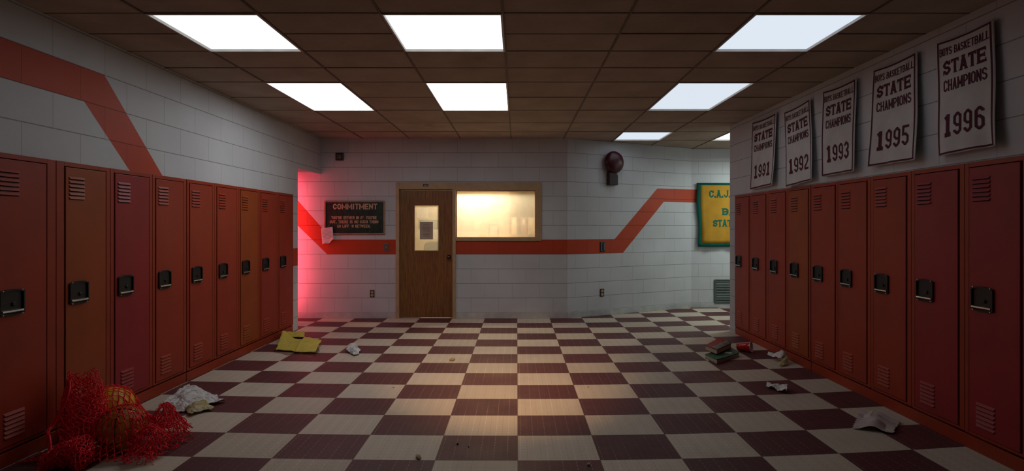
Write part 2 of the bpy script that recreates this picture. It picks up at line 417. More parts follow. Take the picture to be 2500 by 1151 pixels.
for a, b, c, d, key, lab in LIGHTS:
    t = empty('ceiling_light', ((a + b) / 2, (c + d) / 2, HC), 0, lab, 'ceiling light', 'square ceiling light panels')
    hx, hy = (b - a) / 2, (d - c) / 2; bm = NB(); r = 0.014
    box(bm, -hx, -hx + r, -hy, hy, -0.007, 0.06); box(bm, hx - r, hx, -hy, hy, -0.007, 0.06)
    box(bm, -hx + r, hx - r, -hy, -hy + r, -0.007, 0.06); box(bm, -hx + r, hx - r, hy - r, hy, -0.007, 0.06)
    obj('frame', bm, M['troffer'], t)
    bm = NB(); box(bm, -hx + r, hx - r, -hy + r, hy - r, 0.012, 0.02)
    col = (0.93, 0.97, 1.0) if 'right' not in key and key not in ('alcove', 'passage') else (0.82, 0.90, 1.0)
    obj('diffuser', bm, emit('light panel ' + key, col, PANEL[key]), t)

# left wall (plane x = LX, a = y)
ml = wall_mats('left wall', BW, 0.2323)
def LW(px, py): y = F * LX / (px - VX); return (y, Z_at(py, y))
st_left = [[(Y0, 2.267), (3.536, 2.267), (3.711, 2.50), (Y0, 2.50)], [(3.536, 2.267), LW(317, 418), (3.975, 1.80), (4.34, 1.80), LW(397, 430), (3.711, 2.50)],
           [(6.70, 0.874), (YL + 1, 0.874), (YL + 1, 1.108), (6.70, 1.108)]]
LY0, LY1 = 2.86, 6.805
ul = (3.298, -0.0552); HD = 2.20
ext = []
# jamb of the passage (faces +y), soffit, passage wall
def U(*p): return [(q[0] - ul[0], q[1] - ul[1]) for q in p]
ext.append(([(LX, YL, 0), (-6, YL, 0), (-6, YL, HC), (LX, YL, HC)], U((YL, 0), (YL + 3, 0), (YL + 3, HC), (YL, HC)), 0))
ext.append(([(LX, YL, HD), (LX, YB, HD), (LX - .2, YB, HD), (LX - .2, YL, HD)], U((YL, 0.05), (YB, 0.05), (YB, .2), (YL, .2)), 0))
ext.append(([(LX - .2, YL, HD), (LX - .2, YB, HD), (LX - .2, YB, HC), (LX - .2, YL, HC)], U((YL, HD), (YB, HD), (YB, HC), (YL, HC)), 0))
wall('wall_left', (LX, 0), (0, 1), [(Y0, LY0, 0, LB), (Y0, YL, LB, HC), (LY1, YL, 0, LB), (YL, YB, HD, HC)], ml, ul, st_left, ext, 'white painted block wall above the left lockers with an orange stripe')
# locker niche liner
bm = NB(); box(bm, LX - 0.42, LX - 0.40, LY0, LY1, 0, LB); box(bm, LX - .40, LX - .001, LY0 - .02, LY0, 0, LB); box(bm, LX - .40, LX - .001, LY1, LY1 + .02, 0, LB); box(bm, LX - .40, LX - .001, LY0, LY1, LB, LB + .02)
o = obj('wall_niche_left', bm, M['dark']); props(o, 'dark niche behind the left lockers', 'wall', None, 'structure')
# passage end on the left
bm = NB(); box(bm, -6.02, -6.0, YL, YB, 0, HC); o = obj('wall_passage_left', bm, M['base']); props(o, 'end of the left passage', 'wall', None, 'structure')

# back wall
mb = wall_mats('back wall', BW, BH); ub = (-2.575, 0.09)
dx0, dx1, dh = X_at(975, YB), X_at(1105, YB), Z_at(463, YB)
wx0, wx1, wh0, wh1 = X_at(1113, YB), X_at(1308, YB), Z_at(580, YB), Z_at(465, YB)
S0, S1 = 0.978, 1.20
st_back = [[(-2.894, S0), (DX, S0), (DX, S1), (-2.81, S1)], [(-2.894, S0), (-2.81, S1), (-3.45, 1.92), (-3.45, 1.52)], [(-3.45, 1.52), (-3.45, 1.92), (-6, 1.92), (-6, 1.52)]]
wall('wall_back', (0, YB), (1, 0), [(-6, dx0, 0, HC), (dx0, dx1, dh, HC), (dx1, wx0, 0, HC), (wx0, wx1, 0, wh0), (wx0, wx1, wh1, HC), (wx1, DX, 0, HC)], mb, ub, st_back, (), 'white block back wall with the orange stripe, door and office window')
# diagonal wall
dd = Vector((DE[0] - DX, DE[1] - YB, 0)); DL = dd.length; dn = dd.normalized(); dnorm = Vector((dn.y, -dn.x, 0))
def diag_t(px):
    k = (px - VX) / F; s_ = (k * YB - DX) / (dd.x - k * dd.y); return s_ * DL
def DW(px, py):
    t = diag_t(px); p = Vector((DX, YB, 0)) + dn * t; return (t, Z_at(py, p.y))
md = wall_mats('diagonal wall', 0.433, BH)
st_d = [[(0, S0), (DW(1520.8, 622)[0], S0), (DW(1500.4, 590)[0], S1), (0, S1)],
        [(DW(1520.8, 622)[0], S0), DW(1620.4, 493.4), DW(1604.7, 460.6), (DW(1500.4, 590)[0], S1)],
        [DW(1620.4, 493.4), (DL, Z_at(495, YA)), (DL, Z_at(463, YA)), DW(1604.7, 460.6)]]
wall('wall_diagonal', (DX, YB), dn, [(0, DL, 0, HC)], md, (0.1415, 0.09), st_d, (), 'white block wall running diagonally behind the red bell')
ma = wall_mats('alcove wall', BW, BH)
wall('wall_alcove', (DE[0], YA), (1, 0), [(0, 3.5, 0, HC)], ma, (0.33, 0.09), [[(0, Z_at(495, YA)), (3.5, Z_at(495, YA)), (3.5, Z_at(463, YA)), (0, Z_at(463, YA))]], (), 'white block wall behind the gold and green banner')
# right wall
mr = wall_mats('right wall', BW, 0.222); ur = (3.469 + BW / 2, 0.035)
RY0, RY1 = 2.80, 6.70
ext = [([(RX, YR, 0), (6.5, YR, 0), (6.5, YR, HC), (RX, YR, HC)], [(0, 0), (3.6, 0), (3.6, HC), (0, HC)], 0)]
wall('wall_right', (RX, 0), (0, 1), [(Y0, RY0, 0, RB), (Y0, YR, RB, HC), (RY1, YR, 0, RB)], mr, ur, (), ext, 'white block wall above the right lockers')
bm = NB(); box(bm, RX + .40, RX + .42, RY0, RY1, 0, RB); box(bm, RX + .001, RX + .4, RY0 - .02, RY0, 0, RB); box(bm, RX + .001, RX + .4, RY1, RY1 + .02, 0, RB); box(bm, RX + .001, RX + .4, RY0, RY1, RB, RB + .02)
o = obj('wall_niche_right', bm, M['dark']); props(o, 'dark niche behind the right lockers', 'wall', None, 'structure')
bm = NB(); box(bm, 6.48, 6.5, YR, YA, 0, HC); o = obj('wall_passage_right', bm, M['base']); props(o, 'end of the right passage', 'wall', None, 'structure')
bm = NB(); box(bm, LX - .1, RX + .1, Y0 - .02, Y0, 0, HC); o = obj('wall_front', bm, M['base']); props(o, 'wall behind the viewer', 'wall', None, 'structure')
# baseboards
bm = NB(); box(bm, -6, X_at(967, YB), YB - .010, YB - .0005, 0, .09); box(bm, X_at(1113, YB), DX, YB - .010, YB - .0005, 0, .09)
o = obj('baseboard_back', bm, M['base'], bevel=.003); props(o, 'painted base strip under the back wall', 'baseboard', None, 'structure')
bm = NB(); p0 = Vector((DX, YB, 0)); prism(bm, [p0, p0 + dn * DL, p0 + dn * DL + Vector((0, 0, .09)), p0 + Vector((0, 0, .09))], dnorm * .010)
o = obj('baseboard_diagonal', bm, M['base'], bevel=.003); props(o, 'painted base strip under the diagonal wall', 'baseboard', None, 'structure')
bm = NB(); box(bm, DE[0], 6.4, YA - .010, YA - .0005, 0, .09)
o = obj('baseboard_alcove', bm, M['base'], bevel=.003); props(o, 'painted base strip under the alcove wall', 'baseboard', None, 'structure')

# office shell
OX0, OX1, OY = -2.3, 0.73, 10.2
def room_wall(name, x0, x1, y0, y1, z0, z1, m, label):
    bm = NB(); box(bm, x0, x1, y0, y1, z0, z1); o = obj(name, bm, m); return props(o, label, 'wall', None, 'structure')
room_wall('wall_office_back', OX0, OX1, OY, OY + .05, 0, HC, M['cream'], 'cream wall at the back of the office')
room_wall('wall_office_left', OX0 - .05, OX0, YB + .15, OY, 0, HC, M['cream'], 'cream left wall of the office')
room_wall('wall_office_right', OX1, OX1 + .03, YB + .14, OY, 0, HC, M['cream'], 'cream right wall of the office')
bm = NB()
for a0, a1, h0, h1 in [(OX0, dx0 - .03, 0, HC), (dx0 - .03, dx1 + .03, dh + .03, HC), (dx1 + .03, wx0 - .01, 0, HC), (wx0 - .01, wx1 + .02, 0, wh0 - .02), (wx0 - .01, wx1 + .02, wh1 + .02, HC), (wx1 + .02, OX1, 0, HC)]:
    box(bm, a0, a1, YB + .13, YB + .15, h0, h1)
o = obj('wall_office_inside', bm, M['cream']); props(o, 'inner face of the office wall', 'wall', None, 'structure')

# door frame + window frame (one welded steel frame)
t = empty('door_1', ((dx0 + dx1) / 2, YB, 0), 0, 'brown wooden door with a narrow hazy window, in the tan frame', 'door'); t['kind'] = 'structure'
cx = (dx0 + dx1) / 2; hw = (dx1 - dx0) / 2
fo0, fo1, fh = X_at(967, YB) - cx, X_at(1113, YB) - cx, Z_at(446, YB)
bm = NB()
box(bm, fo0, -hw, -.025, .13, 0, fh); box(bm, hw, fo1, -.025, .13, 0, fh); box(bm, -hw, hw, -.025, .13, dh, fh)
box(bm, -hw, -hw + .012, .035, .06, 0, dh); box(bm, hw - .012, hw, .035, .06, 0, dh); box(bm, -hw + .012, hw - .012, .035, .06, dh - .014, dh)
obj('door_frame', bm, M['frame'], t, bevel=.003)
gx0, gx1, gh0, gh1 = X_at(1011, YB) - cx, X_at(1071, YB) - cx, Z_at(614, YB), Z_at(501, YB)
bm = NB(); d0, d1 = -hw + .006, hw - .006; zt = dh - .018
for a0, a1, h0, h1 in [(d0, gx0, .012, zt), (gx1, d1, .012, zt), (gx0, gx1, .012, gh0), (gx0, gx1, gh1, zt)]: box(bm, a0, a1, .022, .062, h0, h1)
leaf = obj('door_leaf', bm, M['wood'], t)
bm = NB(); r = .008
for a0, a1, h0, h1 in [(gx0, gx0 + r, gh0, gh1), (gx1 - r, gx1, gh0, gh1), (gx0 + r, gx1 - r, gh0, gh0 + .014), (gx0 + r, gx1 - r, gh1 - r, gh1)]: box(bm, a0, a1, .014, .05, h0, h1)
obj('glazing_bead', bm, M['frame'], leaf)
bm = NB(); box(bm, gx0 + r, gx1 - r, .038, .042, gh0 + .014, gh1 - r); obj('door_pane', bm, M['doorglass'], leaf)
kx, kz = X_at(1095.5, YB) - cx, Z_at(628, YB)
bm = NB(); lathe(bm, [(.001, 0), (.034, 0), (.034, .006), (.014, .010), (.013, .035), (.026, .042), (.031, .055), (.027, .068), (.012, .075), (.001, .076)], 20, Matrix.Translation((kx, .022, kz)) @ Matrix.Rotation(math.pi / 2, 4, 'X'))
obj('door_knob', bm, M['knob'], leaf, smooth=True)
t = empty('window_1', ((wx0 + wx1) / 2, YB, 0), 0, 'office window glowing warm yellow beside the wooden door', 'window'); t['kind'] = 'structure'
cxw = (wx0 + wx1) / 2; hw2 = (wx1 - wx0) / 2; wo1 = X_at(1322, YB) - cxw
bm = NB(); wb = Z_at(588.5, YB)
box(bm, -hw2, wo1, -.025, .13, wh1, fh); box(bm, hw2, wo1, -.025, .13, wb, wh1); box(bm, -hw2, hw2, -.025, .13, wb, wh0)
obj('window_frame', bm, M['frame'], t, bevel=.003)
bm = NB(); r = .014
box(bm, -hw2, -hw2 + r, .01, .05, wh0, wh1); box(bm, hw2 - r, hw2, .01, .05, wh0, wh1); box(bm, -hw2 + r, hw2 - r, .01, .05, wh0, wh0 + .006); box(bm, -hw2 + r, hw2 - r, .01, .05, wh1 - r, wh1)
obj('window_stop', bm, M['frame'], t)
bm = NB(); box(bm, -hw2 + r, hw2 - r, .03, .035, wh0 + .006, wh1 - r); obj('window_pane', bm, M['glass'], t)

# ------------------------------------------------------------------ lettering
def glyph(ch, W, t, slab=False):
    L, R, B, T, m = t / 2, W - t / 2, t / 2, 1 - t / 2, .5
    c = min(W * .30, .20); c2 = min(c, .13); P = []; cl = []
    A = P.append
    if ch == 'O': cl.append([(L + c, B), (R - c, B), (R, B + c), (R, T - c), (R - c, T), (L + c, T), (L, T - c), (L, B + c)])
    elif ch in 'CG':
        A([(R, T - c - .10), (R, T - c), (R - c, T), (L + c, T), (L, T - c), (L, B + c), (L + c, B), (R - c, B), (R, B + c), (R, B + c + .10)])
        if ch == 'G': A([(R, B + c), (R, .50), (W * .52, .50)])
    elif ch == 'S': A([(R, T - c - .06), (R, T - c), (R - c, T), (L + c, T), (L, T - c), (L, m + c2), (L + c2, m), (R - c2, m), (R, m - c2), (R, B + c), (R - c, B), (L + c, B), (L, B + c), (L, B + c + .06)])
    elif ch == 'A': A([(t * .5, 0), (W / 2, 1 - t * .35)]); A([(W - t * .5, 0), (W / 2, 1 - t * .35)]); A([(W * .26, .30), (W * .74, .30)]); A([(W / 2 - t * .5, 1 - t * .32), (W / 2 + t * .5, 1 - t * .32)])
    elif ch == 'B': cl.append([(L, B), (R - c, B), (R, B + c), (R, m - c2 * .7), (R - c2 * .7, m), (R, m + c2 * .7), (R, T - c), (R - c, T), (L, T)]); A([(L, m), (R - c2 * .7, m)])
    elif ch == 'E': A([(W, T), (L, T), (L, B), (W, B)]); A([(L, m), (W * .86, m)])
    elif ch == 'F': A([(W, T), (L, T), (L, 0)]); A([(L, m), (W * .86, m)])
    elif ch == 'H': A([(L, 0), (L, 1)]); A([(R, 0), (R, 1)]); A([(L, m), (R, m)])
    elif ch == 'I': A([(W / 2, 0), (W / 2, 1)])
    elif ch == 'J': A([(R, 1), (R, B + c), (R - c, B), (L + c, B), (L, B + c), (L, B + c + .12)])
    elif ch == 'K': A([(L, 0), (L, 1)]); A([(L, .40), (R, 1)]); A([(W * .30, .55), (R, 0)])
    elif ch == 'L': A([(L, 1), (L, B), (W, B)])
    elif ch == 'M': A([(L, 0), (L, 1)]); A([(R, 0), (R, 1)]); A(('slab', t * .62, [(L, 1 - t * .35), (W / 2, .26)])); A(('slab', t * .62, [(R, 1 - t * .35), (W / 2, .26)]))
    elif ch == 'N': A([(L, 0), (L, 1)]); A([(R, 0), (R, 1)]); A([(L, 1 - t * .4), (R, t * .4)])
    elif ch in 'PR':
        A([(L, 0), (L, T), (R - c, T), (R, T - c), (R, .45 + c), (R - c, .45), (L, .45)])
        if ch == 'R': A([(W * .5, .45), (R, .45 - c * .8), (R, 0)])
    elif ch == 'T': A([(0, T), (W, T)]); A([(W / 2, 0), (W / 2, T)])
    elif ch == 'U': A([(L, 1), (L, B + c), (L + c, B), (R - c, B), (R, B + c), (R, 1)])
    elif ch == 'V': A([(L, 1), (W / 2, t * .3)]); A([(R, 1), (W / 2, t * .3)])
    elif ch == 'W': A([(L, 1), (W * .28, t * .2)]); A([(W * .28, t * .2), (W / 2, .8)]); A([(R, 1), (W * .72, t * .2)]); A([(W * .72, t * .2), (W / 2, .8)])
    elif ch == 'Y': A([(L, 1), (W / 2, .46)]); A([(R, 1), (W / 2, .46)]); A([(W / 2, .5), (W / 2, 0)])
    elif ch == '1': A([(W / 2, 0), (W / 2, 1)]); A([(W / 2, 1 - t * .5), (W * .10, .80)]); A([(W * .08, B * .8), (W * .92, B * .8)])
    elif ch == '2': A([(L, T - c - .08), (L, T - c), (L + c, T), (R - c, T), (R, T - c), (R, m + .06), (L, B + .14), (L, B), (W, B)])
    elif ch == '3': A([(L, T - c - .05), (L, T - c), (L + c, T), (R - c, T), (R, T - c), (R, m + c2), (R - c2, m), (R, m - c2), (R, B + c), (R - c, B), (L + c, B), (L, B + c), (L, B + c + .05)]); A([(W * .40, m), (R - c2, m)])
    elif ch == '5': A([(W, T), (L, T), (L, .56), (R - c, .56), (R, .56 - c), (R, B + c), (R - c, B), (L + c, B), (L, B + c), (L, B + c + .05)])
    elif ch in '69':
        p = [[(R, T - c - .05), (R, T - c), (R - c, T), (L + c, T), (L, T - c), (L, B + c), (L + c, B), (R - c, B), (R, B + c), (R, .58 - c), (R - c, .58), (L, .58)]]
        P += p if ch == '6' else [[(W - x, 1 - y) for x, y in q] for q in p]
    elif ch == "'": A([(W / 2, 1), (W / 2, .72)])
    elif ch == '.': A([(W / 2, 0), (W / 2, t)])
    elif ch == 'r': A([(L, .98), (L + t, .98)]); A([(L, .72), (W * .7, .66)]); A([(W * .7, .05), (W, .05)])   # worn away letter
    elif ch == 'e': A([(W, T), (L, T), (L, 0)]); A([(L, m), (W * .8, m)])                                      # worn E
    elif ch == 'i': A([(W / 2, .30), (W / 2, .92)]); A([(W * .3, .62), (W * .5, .40)])                             # worn I
    if slab:
        h = t * .42; y0, y1 = h / 2, 1 - h / 2; s = t * .75
        def foot(x, y, k=s): P.append(('slab', h, [(x - k, y), (x + k, y)]))
        if ch == 'T': foot(W / 2, y0); P.append(('slab', h, [(h / 2, 1), (h / 2, 1 - t * 1.5)])); P.append(('slab', h, [(W - h / 2, 1), (W - h / 2, 1 - t * 1.5)]))
        if ch == 'A': foot(t * .5, y0, t * .8); foot(W - t * .5, y0, t * .8); foot(W / 2, y1, t * .9)
        if ch == 'E':
            for y in (1 - t * .75, t * .75): P.append(('slab', h, [(W - h / 2, y - t * .75), (W - h / 2, y + t * .75)]))
            P.append(('slab', h, [(W * .80, .5 - t * .8), (W * .80, .5 + t * .8)])); foot(L, y0); foot(L, y1)
        if ch == 'S': P.append(('slab', h, [(W - h / 2, .98), (W - h / 2, .70)])); P.append(('slab', h, [(h / 2, .02), (h / 2, .30)]))
        if ch == 'C': P.append(('slab', h, [(W - h / 2, 1), (W - h / 2, .66)]))
        if ch == 'J': foot(R, y1)
        if ch == 'B': foot(L * .6, y0); foot(L * .6, y1)
    return P, cl
def stroke_quads(pts, t, closed):
    n = len(pts); L, R = [], []
    for i in range(n):
        p = Vector(pts[i]).to_2d() if len(pts[i]) > 2 else Vector(pts[i])
        a = Vector(pts[(i - 1) % n]) if (closed or i > 0) else None
        b = Vector(pts[(i + 1) % n]) if (closed or i < n - 1) else None
        d1 = (p - a).normalized() if a is not None else (b - p).normalized()
        d2 = (b - p).normalized() if b is not None else d1
        n1 = Vector((-d1.y, d1.x)); n2 = Vector((-d2.y, d2.x)); mm = n1 + n2
        if mm.length < 1e-4: mm = n1
        mm.normalize(); k = min(t / 2 / max(mm.dot(n1), .35), t)
        L.append(p + mm * k); R.append(p - mm * k)
    out = []
    for i in range(n if closed else n - 1):
        j = (i + 1) % n; out.append((L[i], R[i], R[j], L[j]))
    return out
NARROW = {'I': .45, "'": .35, '.': .40, 'i': .45}
def text_quads(s, u0, u1, v0, v1, t=.2, slab=False, cw=None, gap=.10, space=.55, wide=('M', 'W'), aspect=None):
    """letters fitted into a box; v runs up. returns quads in (u, v)"""
    ws = []
    for ch in s: ws.append(space if ch == ' ' else NARROW.get(ch, 1.0 if ch not in wide else 1.28))
    tot = sum(ws) + gap * (len(s) - 1)
    k = (u1 - u0) / tot; Hh = (v1 - v0)
    asp = aspect or 1.0   # metres per u over metres per v
    x = u0; out = []
    for ch, wd in zip(s, ws):
        if ch != ' ':
            W = wd * k * asp / Hh      # width in units of letter height
            P, cl = glyph(ch, W, min(t, W * .30) if ch not in "I'.1" else t, slab)
            tt = min(t, W * .30) if ch not in "I'.1" else t
            for q in P:
                if q[0] == 'slab': qs = stroke_quads(q[2], q[1], False)
                else: qs = stroke_quads(q, tt, False)
                for z in qs: out.append([(x + p.x * Hh / asp, v0 + p.y * Hh) for p in z])
            for q in cl:
                for z in stroke_quads(q, tt, True): out.append([(x + p.x * Hh / asp, v0 + p.y * Hh) for p in z])
        x += (wd + gap) * k
    return out
def map_quads(bm, quads, fn, mi=0, sub=3):
    for q in quads:
        a, b, c, d = [Vector(p) for p in q]
        ln = max((a - d).length, (b - c).length); n = sub if ln > 0 else 1
        prev = None
        for i in range(n + 1):
            k = i / n; l = a.lerp(d, k); r_ = b.lerp(c, k)
            cur = (bm.verts.new(fn(l.x, l.y)), bm.verts.new(fn(r_.x, r_.y)))
            if prev: f = bm.faces.new((prev[0], prev[1], cur[1], cur[0])); f.material_index = mi
            prev = cur

# ------------------------------------------------------------------ lockers
LOCKW = {}
def lock_paint(name, col):
    s = NT(name); ob = s.obc(); n = s.noise(2.2, ob, 4); n2 = s.noise(55, ob, 3)
    c = s.mix(s.ramp(n, 0.3, 0.7), tuple(x * .85 for x in col), tuple(x * 1.08 for x in col))
    scr = s.ramp(s.noise(60, s.mapping(ob, (1, 1, .2)), 4, .7), 0.72, 0.8)
    c = s.mix(s.math('MULTIPLY', scr, .25), c, (0.05, 0.012, 0.01))
    s.bump(s.noise(300, ob, 2), 0.06, 0.002)
    return s.fin(c, s.math('ADD', s.math('MULTIPLY', n2, .15), .40), 0, 0.4)
PAINT = dict(red=lock_paint('locker orange red enamel', (0.35, 0.036, 0.014)), crim=lock_paint('locker crimson enamel', (0.32, 0.019, 0.024)),
             orange=lock_paint('locker orange enamel', (0.34, 0.060, 0.010)), frame=lock_paint('locker frame enamel', (0.34, 0.038, 0.012)))
def make_louvers(bm, x0, x1, ztop, n=6, pitch=.0265):
    for k in range(n):
        zt = ztop - k * pitch; zb = zt - .0165; e = .022; o_ = -.009
        a = [(x0, -.0001, zt), (x1, -.0001, zt), (x1 - e * .3, o_, zb), (x0 + e * .3, o_, zb)]
        quad(bm, a); quad(bm, [(x0, 0, zt), (x0 + e * .3, o_, zb), (x0, 0, zb)]); quad(bm, [(x1, 0, zt), (x1, 0, zb), (x1 - e * .3, o_, zb)])
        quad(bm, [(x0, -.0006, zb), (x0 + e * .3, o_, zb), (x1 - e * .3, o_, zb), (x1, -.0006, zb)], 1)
        quad(bm, [(x0 + .004, -.0008, zb - .0055), (x1 - .004, -.0008, zb - .0055), (x1 - .004, -.0008, zb), (x0 + .004, -.0008, zb)], 1)  # flat black strip paints the dark opening under each hood
def make_locker(root_loc, rz, w, dl, dr, top, bot, paint, label, group):
    """local: x 0..w left to right facing it, y=0 the face, dl..dr door"""
    t = empty('locker', root_loc, rz, label, 'locker', group)
    dtop, dbot = top - .034, .118; fp = PAINT['frame']
    bm = NB()
    g_l, g_r = .006, .011
    box(bm, .0015, dl - g_l, 0, .022, bot, top); box(bm, dr + g_r, w - .0015, 0, .022, bot, top)
    box(bm, dl - g_l, dr + g_r, 0, .022, dtop + .005, top); box(bm, dl - g_l, dr + g_r, 0, .022, bot, dbot - .004)
    obj('frame', bm, fp, t, bevel=.0015, segs=1)
    bm = NB(); e = .004
    box(bm, .003, .006, .022, .36, bot, top - e); box(bm, w - .006, w - .003, .022, .36, bot, top - e); box(bm, .006, w - .006, .355, .36, bot, top - e)
    box(bm, .006, w - .006, .022, .355, top - e - .004, top - e); box(bm, .006, w - .006, .022, .355, bot, bot + .004)
    obj('body', bm, M['slot'], t)  # locker inside coloured black, standing in for its shade
    bm = NB(); box(bm, dl, dr, -.005, .018, dbot, dtop)
    door = obj('door', bm, PAINT[paint], t, bevel=.003, segs=2)
    fy = Matrix.Translation((0, -.005, 0))
    def dpart(name, bm, m, **k):
        bmesh.ops.transform(bm, matrix=fy, verts=bm.verts); return obj(name, bm, m, door, **k)
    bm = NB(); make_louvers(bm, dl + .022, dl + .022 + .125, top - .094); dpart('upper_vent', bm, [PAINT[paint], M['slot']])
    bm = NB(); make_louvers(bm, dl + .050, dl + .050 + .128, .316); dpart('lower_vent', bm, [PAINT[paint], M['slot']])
    # latch plate: bowed top and bottom edges, raised rim
    x0, x1, z0, z1 = dl + .020, dl + .172, .876, 1.034
    def outline(i):
        a0, a1, b0, b1 = x0 + i, x1 - i, z0 + i, z1 - i; pts = []; r_ = .012 if not i else .006
        for k in range(9):
            u = k / 8; pts.append((a0 + (a1 - a0) * u, 0, b0 + .012 * (1 - math.sin(math.pi * u) ** .6)))
        for k in range(9):
            u = 1 - k / 8; pts.append((a0 + (a1 - a0) * u, 0, b1 - .012 * (1 - math.sin(math.pi * u) ** .6)))
        return pts
    bm = NB(); o1, o2 = outline(0), outline(.010); n = len(o1)
    A = [bm.verts.new(p) for p in o1]; B = [bm.verts.new((p[0], -.012, p[2])) for p in outline(.002)]; D = [bm.verts.new((p[0], -.012, p[2])) for p in o2]; E = [bm.verts.new((p[0], -.002, p[2])) for p in o2]
    for q, r_ in ((A, B), (B, D), (D, E)):
        for i in range(n): bm.faces.new((q[i], q[(i + 1) % n], r_[(i + 1) % n], r_[i]))
    f = bm.faces.new(E); f.material_index = 1
    for rx, rz_ in ((x0 + .018, z1 - .008), (x1 - .018, z1 - .008), (x0 + .018, z0 + .010), (x1 - .018, z0 + .010)):
        lathe(bm, [(.0045, 0), (.004, .002), (.0005, .003)], 8, Matrix.Translation((rx, -.012, rz_)) @ Matrix.Rotation(math.pi / 2, 4, 'X'), 2)
    dpart('latch_plate', bm, [M['blackmetal'], M['pan'], M['chrome']])
    bm = NB(); zl = z0 + .030
    prof = [(-.002, zl + .004), (-.010, zl + .007), (-.016, zl + .003), (-.017, zl - .005), (-.012, zl - .010), (-.002, zl - .009)]
    prism(bm, [(x0 + .012, y, z) for y, z in prof], (x1 - x0 - .024, 0, 0)); dpart('latch_lip', bm, M['chrome'], smooth=False, bevel=.001)
    bm = NB(); lathe(bm, [(.0125, 0), (.0125, .006), (.010, .008), (.0005, .008)], 16, Matrix.Translation(((x0 + x1) / 2 + .012, -.002, z0 + .068)) @ Matrix.Rotation(math.pi / 2, 4, 'X'))
    dpart('lock_button', bm, M['blackmetal'])
    return t
LEFT = [(2.905, 3.228, 'red'), (3.365, 3.694, 'orange'), (3.780, 4.130, 'crim'), (4.209, 4.557, 'red'), (4.645, 4.985, 'red'), (5.067, 5.420, 'red'), (5.500, 5.865, 'orange'), (5.94, 6.314, 'red'), (6.39, 6.765, 'red')]
LLAB = ['nearest locker of the left row, cut by the left edge, orange-red door', 'second locker from the front on the left, browner orange door behind the net bag',
 'crimson locker door in the left row, third from the front, above the two balls', 'fourth left locker from the front, the last before the dark gap in the row',
 'left locker just past the dark gap in the row, red-orange door', 'left locker two past the dark gap, directly before the browner orange one',
 'browner orange locker in the far half of the left row', 'second to last left locker before the red lit opening', 'last left locker, next to the red lit opening']
def bounds(doors, lo, hi, gapi, gap):
    out = []
    for i in range(len(doors)):
        a = lo if i == 0 else (doors[i - 1][1] + doors[i][0]) / 2 + .004
        b = hi if i == len(doors) - 1 else (doors[i][1] + doors[i + 1][0]) / 2 + .004
        out.append([a, b])
    out[gapi][1] -= gap / 2 - .004; out[gapi + 1][0] += gap / 2 - .004
    return out
bl = bounds(LEFT, 2.872, 6.80, 3, .016)
for (d0_, d1_, p), (a, b), lab in zip(LEFT, bl, LLAB):
    make_locker((LFZ, a, 0), math.pi / 2, b - a, d0_ - a, d1_ - a, LB, .098, p, lab, 'orange lockers along the left wall')
RIGHT = [(6.662, 6.285, 'red'), (6.197, 5.862, 'red'), (5.762, 5.431, 'red'), (5.341, 5.007, 'orange'), (4.931, 4.585, 'red'), (4.515, 4.170, 'red'), (4.086, 3.747, 'red'), (3.662, 3.305, 'crim'), (3.222, 2.895, 'crim')]
RLAB = ['farthest right locker, at the wall end under the 1991 banner', 'second right locker from the far end, above the red cup', 'third right locker from the far end, between red cup and crumpled napkin',
 'browner orange right locker above the crumpled napkin, before the dark gap', 'right locker just in front of the dark gap, under the 1993 banner', 'right locker second in front of the dark gap, between 1993 and 1995 banners',
 'right locker under the 1995 banner, last red-orange one before the crimson pair', 'crimson right locker, second nearest the camera', 'crimson locker nearest the camera at the right edge']
neg = [(-a, -b, p) for a, b, p in RIGHT]
br_ = bounds(neg, -6.698, -2.812, 3, .016)
for (d0_, d1_, p), (a, b), lab in zip(neg, br_, RLAB):
    make_locker((RFZ, -a, 0), -math.pi / 2, b - a, d0_ - a, d1_ - a, RB, .098, p, lab, 'orange lockers along the right wall')
def plinth(name, x0, x1, y0, y1, lab):
    bm = NB(); box(bm, x0, x1, y0, y1, 0, .084); box(bm, min(x0, x1) + (.03 if x0 < 0 else .03), max(x0, x1) - .03, y0 + .005, y1 - .005, .084, .097, 1)  # inset strip painted black for the shadow groove below the lockers
    o = obj('locker_plinth', bm, [PAINT['frame'], M['slot']], bevel=.002, segs=1); props(o, lab, 'locker base', 'plinths under the lockers')
plinth('a', LFZ - .35, LFZ - .004, 2.872, bl[3][1], 'orange plinth under the four nearer left lockers, behind the net bag')
plinth('b', LFZ - .35, LFZ - .004, bl[4][0], 6.80, 'orange plinth under the five farther left lockers, beside the yellow cloth')
plinth('c', RFZ + .004, RFZ + .35, -br_[3][1], 6.698, 'orange plinth under the four farther right lockers, behind the red cup')
plinth('d', RFZ + .004, RFZ + .35, 2.812, -br_[4][0], 'orange plinth under the five nearer right lockers, beside the torn pale napkin')

